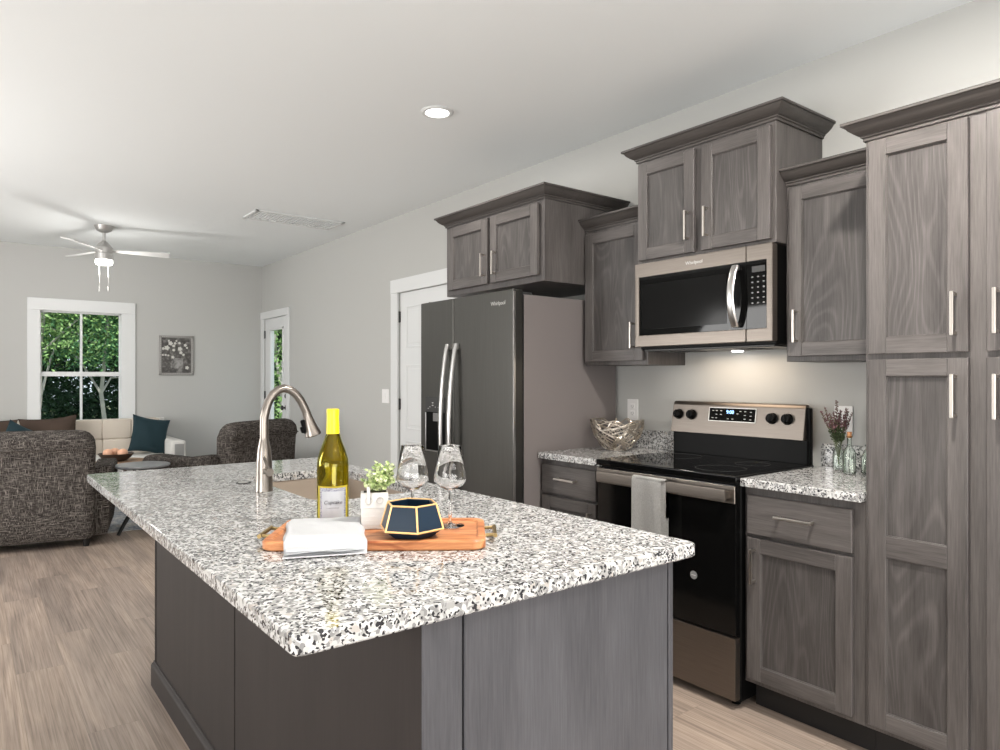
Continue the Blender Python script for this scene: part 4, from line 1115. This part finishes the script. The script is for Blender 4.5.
# cream sofa against the far wall
SL, SR, SYF, SYB = -.10, 1.93, 7.98, 8.78
sf = thing('sofa', 'cream tufted sofa standing under the far window', 'sofa', ((SL + SR) / 2, (SYF + SYB) / 2, 0))
b = MB(); b.box(SL + .02, SR - .02, SYF + .03, SYB - .02, .13, .32, 0, .02, 2); obj('base', b, M_CREAMW, sf)
b = MB()
nx = 6; x0, x1 = SL + .15, SR - .15
for i in range(nx):
    for j in range(2):
        xa_ = x0 + (x1 - x0) * i / nx; xb_ = x0 + (x1 - x0) * (i + 1) / nx; za = .42 + j * .215; zb = za + .213
        b.box(xa_, xb_, 8.56 - .03 + j * .03, SYB - .03, za, zb, 0, .016, 3)
obj('tufted_back', b, M_CREAM, sf, smooth=60)
b = MB(); b.box(SL + .1, SR - .06, SYB - .05, SYB - .01, .14, .845, 0, .012, 2); obj('back_frame', b, M_CREAMW, sf)
for k in range(3):
    xa_ = x0 + (x1 - x0) * k / 3; xb_ = x0 + (x1 - x0) * (k + 1) / 3
    b = MB(); b.box(xa_ + .002, xb_ - .002, SYF + .02, 8.56, .32, .47, 0, .03, 4); obj('seat_cushion', b, M_CREAMW, sf, smooth=60)
for xa_, xb_ in ((SL, SL + .15), (SR - .15, SR)):
    b = MB(); b.box(xa_, xb_, SYF, SYB - .02, .13, .625, 0, .025, 3); ar = obj('armrest', b, M_CREAMW, sf, smooth=60)
    obj('front_inset', MB().box(xa_ + .03, xb_ - .025, SYF - .004, SYF + .002, .18, .59, 0, .004), mat('grey_side_fabric', (.33, .33, .32), .8), ar)
for x in (SL + .08, SR - .08):
    for y in (SYF + .07, SYB - .09): obj('foot', MB().lathe([(.012, 0), (.022, .135)], x, y, 0, 12), M_DWOOD, sf)

def pillow(name, label, loc, rot, w, h, th, m, group=None):
    mb = MB(); nu = 16
    def side(sg):
        def fn(u, v):
            a, b_ = u * 2 - 1, v * 2 - 1
            e = max(0, (1 - abs(a) ** 2.2)) ** .55 * max(0, (1 - abs(b_) ** 2.2)) ** .55
            px = a * w / 2 * (1 - .11 * (1 - b_ * b_)); pz = b_ * h / 2 * (1 - .11 * (1 - a * a))
            wr = .006 * math.sin(a * 7 + b_ * 3) * e
            return (px, sg * (th / 2 * e) + wr, pz)
        return fn
    mb.grid(side(-1), nu, nu); mb.grid(side(1), nu, nu)
    bmesh.ops.remove_doubles(mb.bm, verts=mb.bm.verts, dist=.0008); bmesh.ops.recalc_face_normals(mb.bm, faces=mb.bm.faces)
    o = obj(name, mb, m, loc=loc, local=True, smooth=80); o.rotation_euler = rot
    return tag(o, label, 'pillow', group)
pillow('throw_pillow', 'teal velvet throw pillow at the right end of the cream sofa', (1.635, 8.36, .67), (R(-16), R(12), R(4)), .40, .42, .19, M_TEAL)
pillow('throw_pillow', 'brown chenille pillow at the window side of the cream sofa, its pointed corner showing', (.70, 8.33, .685), (R(-14), R(-3), R(6)), .52, .46, .18, M_BROWN)
pillow('throw_pillow', 'brown chenille pillow at the far left of the cream sofa', (.155, 8.34, .68), (R(-14), R(3), R(-4)), .52, .46, .18, M_BROWN)
pillow('throw_pillow', 'teal throw pillow peeking over the left armchair in front of the brown pillows', (.44, 8.12, .655), (R(-20), R(28), R(3)), .38, .38, .14, M_TEAL)

# tables
ta = thing('side_table', 'round grey-topped side table with splayed black legs', 'side table', (1.225, 6.56, 0))
obj('tabletop', MB().lathe([(0, .535), (.205, .535), (.222, .545), (.222, .556), (.216, .560), (0, .560)], 1.225, 6.56, 0, 48), M_TGREY, ta)
obj('pedestal', MB().lathe([(.03, .20), (.022, .3), (.022, .50), (.05, .536)], 1.225, 6.56, 0, 18), M_BMETAL, ta)
for q, fl in (((1.01, 6.37), 1), ((1.43, 6.44), 1), ((1.25, 6.86), 1)):
    c0 = Vector((1.225, 6.56, .235)); q = Vector((q[0], q[1], .008)); m1 = c0.lerp(q, .55) + Vector((0, 0, .035)); z0 = .0115 if q.y > 6.53 else .008
    q.z = z0
    obj('leg', MB().tube([c0, c0.lerp(q, .3) + Vector((0, 0, .02)), m1, c0.lerp(q, .8) + Vector((0, 0, .02)), q], [.022, .022, .020, .018, .016], 10, flat=(.7, 1)), M_BMETAL, ta)
tb_ = thing('coffee_table', 'low round wooden table carrying the bowl of peach balls', 'coffee table', (1.235, 7.55, 0))
obj('tabletop', MB().lathe([(0, .470), (.22, .470), (.235, .480), (.235, .492), (.228, .497), (0, .497)], 1.235, 7.55, 0, 48), M_TWOOD, tb_)
for a in (30, 150, 270):
    d = Vector((math.cos(R(a)), math.sin(R(a)), 0)); c0 = Vector((1.235, 7.55, 0))
    obj('leg', MB().tube([c0 + d * .12 + Vector((0, 0, .475)), c0 + d * .2 + Vector((0, 0, .0125))], [.016, .010], 10), M_DWOOD, tb_)
db = obj('decorative_bowl', MB().lathe([(0, .0), (.07, .0), (.09, .006), (.130, .035), (.155, .068), (.158, .075), (.152, .075), (.120, .038), (.07, .014), (0, .012)], 1.175, 7.53, .4975, 40, cap=False), M_DWOOD, loc=(1.175, 7.53, .4975)); tag(db, 'dark wooden bowl on the low round table', 'bowl')
for i, (dx, dy, lab) in enumerate(((-.068, .01, 'left peach-coloured ball in the dark wooden bowl'), (.052, -.045, 'right peach-coloured ball in the dark wooden bowl'), (.0, .07, 'rear peach-coloured ball in the dark wooden bowl'))):
    o = obj('decorative_ball', MB().ell((1.175 + dx, 7.53 + dy, .4975 + .078), (.047, .047, .042), 0, 20, 14), M_PEACH, loc=(1.175 + dx, 7.53 + dy, .5675)); tag(o, lab, 'ball', 'balls in the wooden bowl')

# picture on the far wall
pc = thing('framed_picture', 'small framed black and white picture of flowers in a vase on the far wall', 'picture', (2.02, YF - .001, 1.575))
px0, px1, pz0, pz1 = 1.828, 2.214, 1.340, 1.812
b = MB()
for q in ((px0, px1, pz0, pz0 + .028), (px0, px1, pz1 - .028, pz1), (px0, px0 + .028, pz0, pz1), (px1 - .028, px1, pz0, pz1)):
    b.box(q[0], q[1], YF - .022, YF - .001, q[2], q[3], 0, .005, 2)
obj('frame', b, M_PFRAME, pc)
b = MB()
for i in range(18):
    x = px0 + .014 + i * (px1 - px0 - .028) / 17
    for z in (pz0 + .014, pz1 - .014): b.ell((x, YF - .0225, z), (.004, .003, .004), 0, 6, 4)
for i in range(1, 21):
    z = pz0 + .014 + i * (pz1 - pz0 - .028) / 21
    for x in (px0 + .014, px1 - .014): b.ell((x, YF - .0225, z), (.004, .003, .004), 0, 6, 4)
obj('beading', b, M_PETAL, pc)
obj('print', MB().box(px0 + .026, px1 - .026, YF - .012, YF - .002, pz0 + .026, pz1 - .026), M_PRINTBG, pc)
b = MB(); rnd = random.Random(4)
Mp = lambda x, z, o=0: Matrix.Translation((x, YF - .0125 - o, z)) @ Matrix.Rotation(R(90), 4, 'X')
b.prism([(-.05, -.10), (.05, -.10), (.075, -.03), (.06, .05), (.075, .075), (-.075, .075), (-.06, .05), (-.075, -.03)], 0, .0006, M=Mp(2.03, 1.47))
obj('painted_vase', b, M_PVASE, pc)
b = MB()
for x, z, r in ((1.955, 1.72, .024), (1.915, 1.665, .027), (1.875, 1.655, .016), (2.005, 1.72, .014), (2.055, 1.725, .014), (2.06, 1.655, .024), (1.99, 1.69, .016), (2.12, 1.70, .017), (2.14, 1.67, .012), (1.99, 1.64, .016), (2.07, 1.61, .018), (1.90, 1.58, .012), (1.93, 1.575, .010), (1.98, 1.555, .016), (1.87, 1.58, .012), (2.10, 1.585, .014), (2.02, 1.75, .010), (1.935, 1.75, .012), (2.14, 1.43, .020)):
    b = MB(); b.prism([(r * (1 + .22 * math.cos(5 * a)) * math.cos(a), r * (1 + .22 * math.cos(5 * a)) * math.sin(a)) for a in [2 * math.pi * k / 20 for k in range(20)]], 0, .0005, M=Mp(x, z, .0006))
    obj('painted_flower', b, M_PETAL, pc)

# ------------------------------------------------------------------ garden
pp = obj('porch_post', MB().box(4.02, 4.13, 11.40, 11.51, -.3, 3.2, 0, .006), mat('pale_blue_paint', (.15, .24, .31), .6), loc=(4.07, 11.45, -.3)); tag(pp, 'pale blue painted post outside the corner door glass', 'post')
struct('ground', MB().box(-25, 30, YF + .13, 45, -.35, -.30), M_GROUND)
gx = MB().box(XW + .14, 30, -5, YF + .12, -.35, -.30); struct('ground_side', gx, M_GROUND)
def tree(label, x, y, h, r, m, bark, nleaf, seed, ls=.11, low=.25, tw_=.038):
    rn = random.Random(seed); t = thing('tree', label, 'tree', (x, y, -.3), 'trees beyond the far window')
    tr = MB(); pts = [Vector((x, y, -.3))]
    for k in range(1, 7): pts.append(pts[-1] + Vector((rn.uniform(-.10, .10), rn.uniform(-.1, .1), h * .85 / 6)))
    tr.tube(pts, [tw_ * (1 - .1 * k) for k in range(7)], 8)
    for k in range(16):
        b0 = pts[rn.randint(2, 6)]; a = rn.uniform(0, 6.28); e = b0 + Vector((math.cos(a) * r * .8, math.sin(a) * r * .8, rn.uniform(.1, 1.0)))
        tr.tube([b0, b0.lerp(e, .5) + Vector((0, 0, .12)), e], [.022, .015, .006], 5)
    obj('trunk', tr, bark, t)
    lf = MB(); bm = lf.bm
    cl = []
    for k in range(int(nleaf / 24)):
        a = rn.uniform(0, 6.28); u = rn.random() ** .5; z = low * h + (1 - low) * h * rn.random()
        rr = r * u * (1.1 - .5 * abs((z / h - .6))); cl.append(Vector((x + rr * math.cos(a), y + rr * math.sin(a), z)))
    for c_ in cl:
        for k in range(24):
            p = c_ + Vector((rn.gauss(0, .17), rn.gauss(0, .17), rn.gauss(0, .12)))
            d = Vector((rn.uniform(-1, 1), rn.uniform(-1, 1), rn.uniform(-.9, .3))).normalized(); s_ = d.cross(Vector((rn.uniform(-1, 1), rn.uniform(-1, 1), rn.uniform(-1, 1)))).normalized()
            L_ = ls * rn.uniform(.6, 1.2); w_ = L_ * .42
            v = [bm.verts.new(q) for q in (p, p + d * L_ * .45 + s_ * w_ * .5, p + d * L_, p + d * L_ * .45 - s_ * w_ * .5)]
            bm.faces.new(v)
    obj('foliage', lf, m, t, smooth=180)
tree('bright leafy tree seen through the upper left panes of the far window', .9, 12.0, 4.6, 1.1, M_TREE1, M_BARK, 16000, 1, .075, low=.36)
tree('green leafy tree with a pale trunk seen through the right panes of the far window', 1.75, 12.6, 4.8, 1.1, M_TREE2, M_BARK, 16000, 2, .075, low=.33)
tree('dense dark tree seen low in the left of the far window', 1.1, 14.6, 5.0, 1.7, M_TREE3, M_BARKD, 14000, 3, .13, low=.02)
tree('dark tree behind the pale trunk in the far window', 2.7, 15.5, 5.0, 1.7, M_TREE3, M_BARKD, 14000, 4, .13, low=.02)
tree('tall green tree rising behind the far window view', 1.4, 17.5, 6.4, 2.4, M_TREE2, M_BARKD, 16000, 5, .17, low=.0)
tree('bright leafy tree seen through the corner door glass', 4.9, 13.2, 4.8, 1.1, M_TREE1, M_BARK, 7000, 6, low=.1)
tree('dark green tree behind the corner door glass', 6.6, 16.5, 5.6, 1.9, M_TREE3, M_BARKD, 16000, 7, .17, low=.0)
tree('dark green tree farthest away behind the corner door glass', 8.6, 22.5, 7.5, 2.6, M_TREE3, M_BARKD, 16000, 8, .24, low=.0)
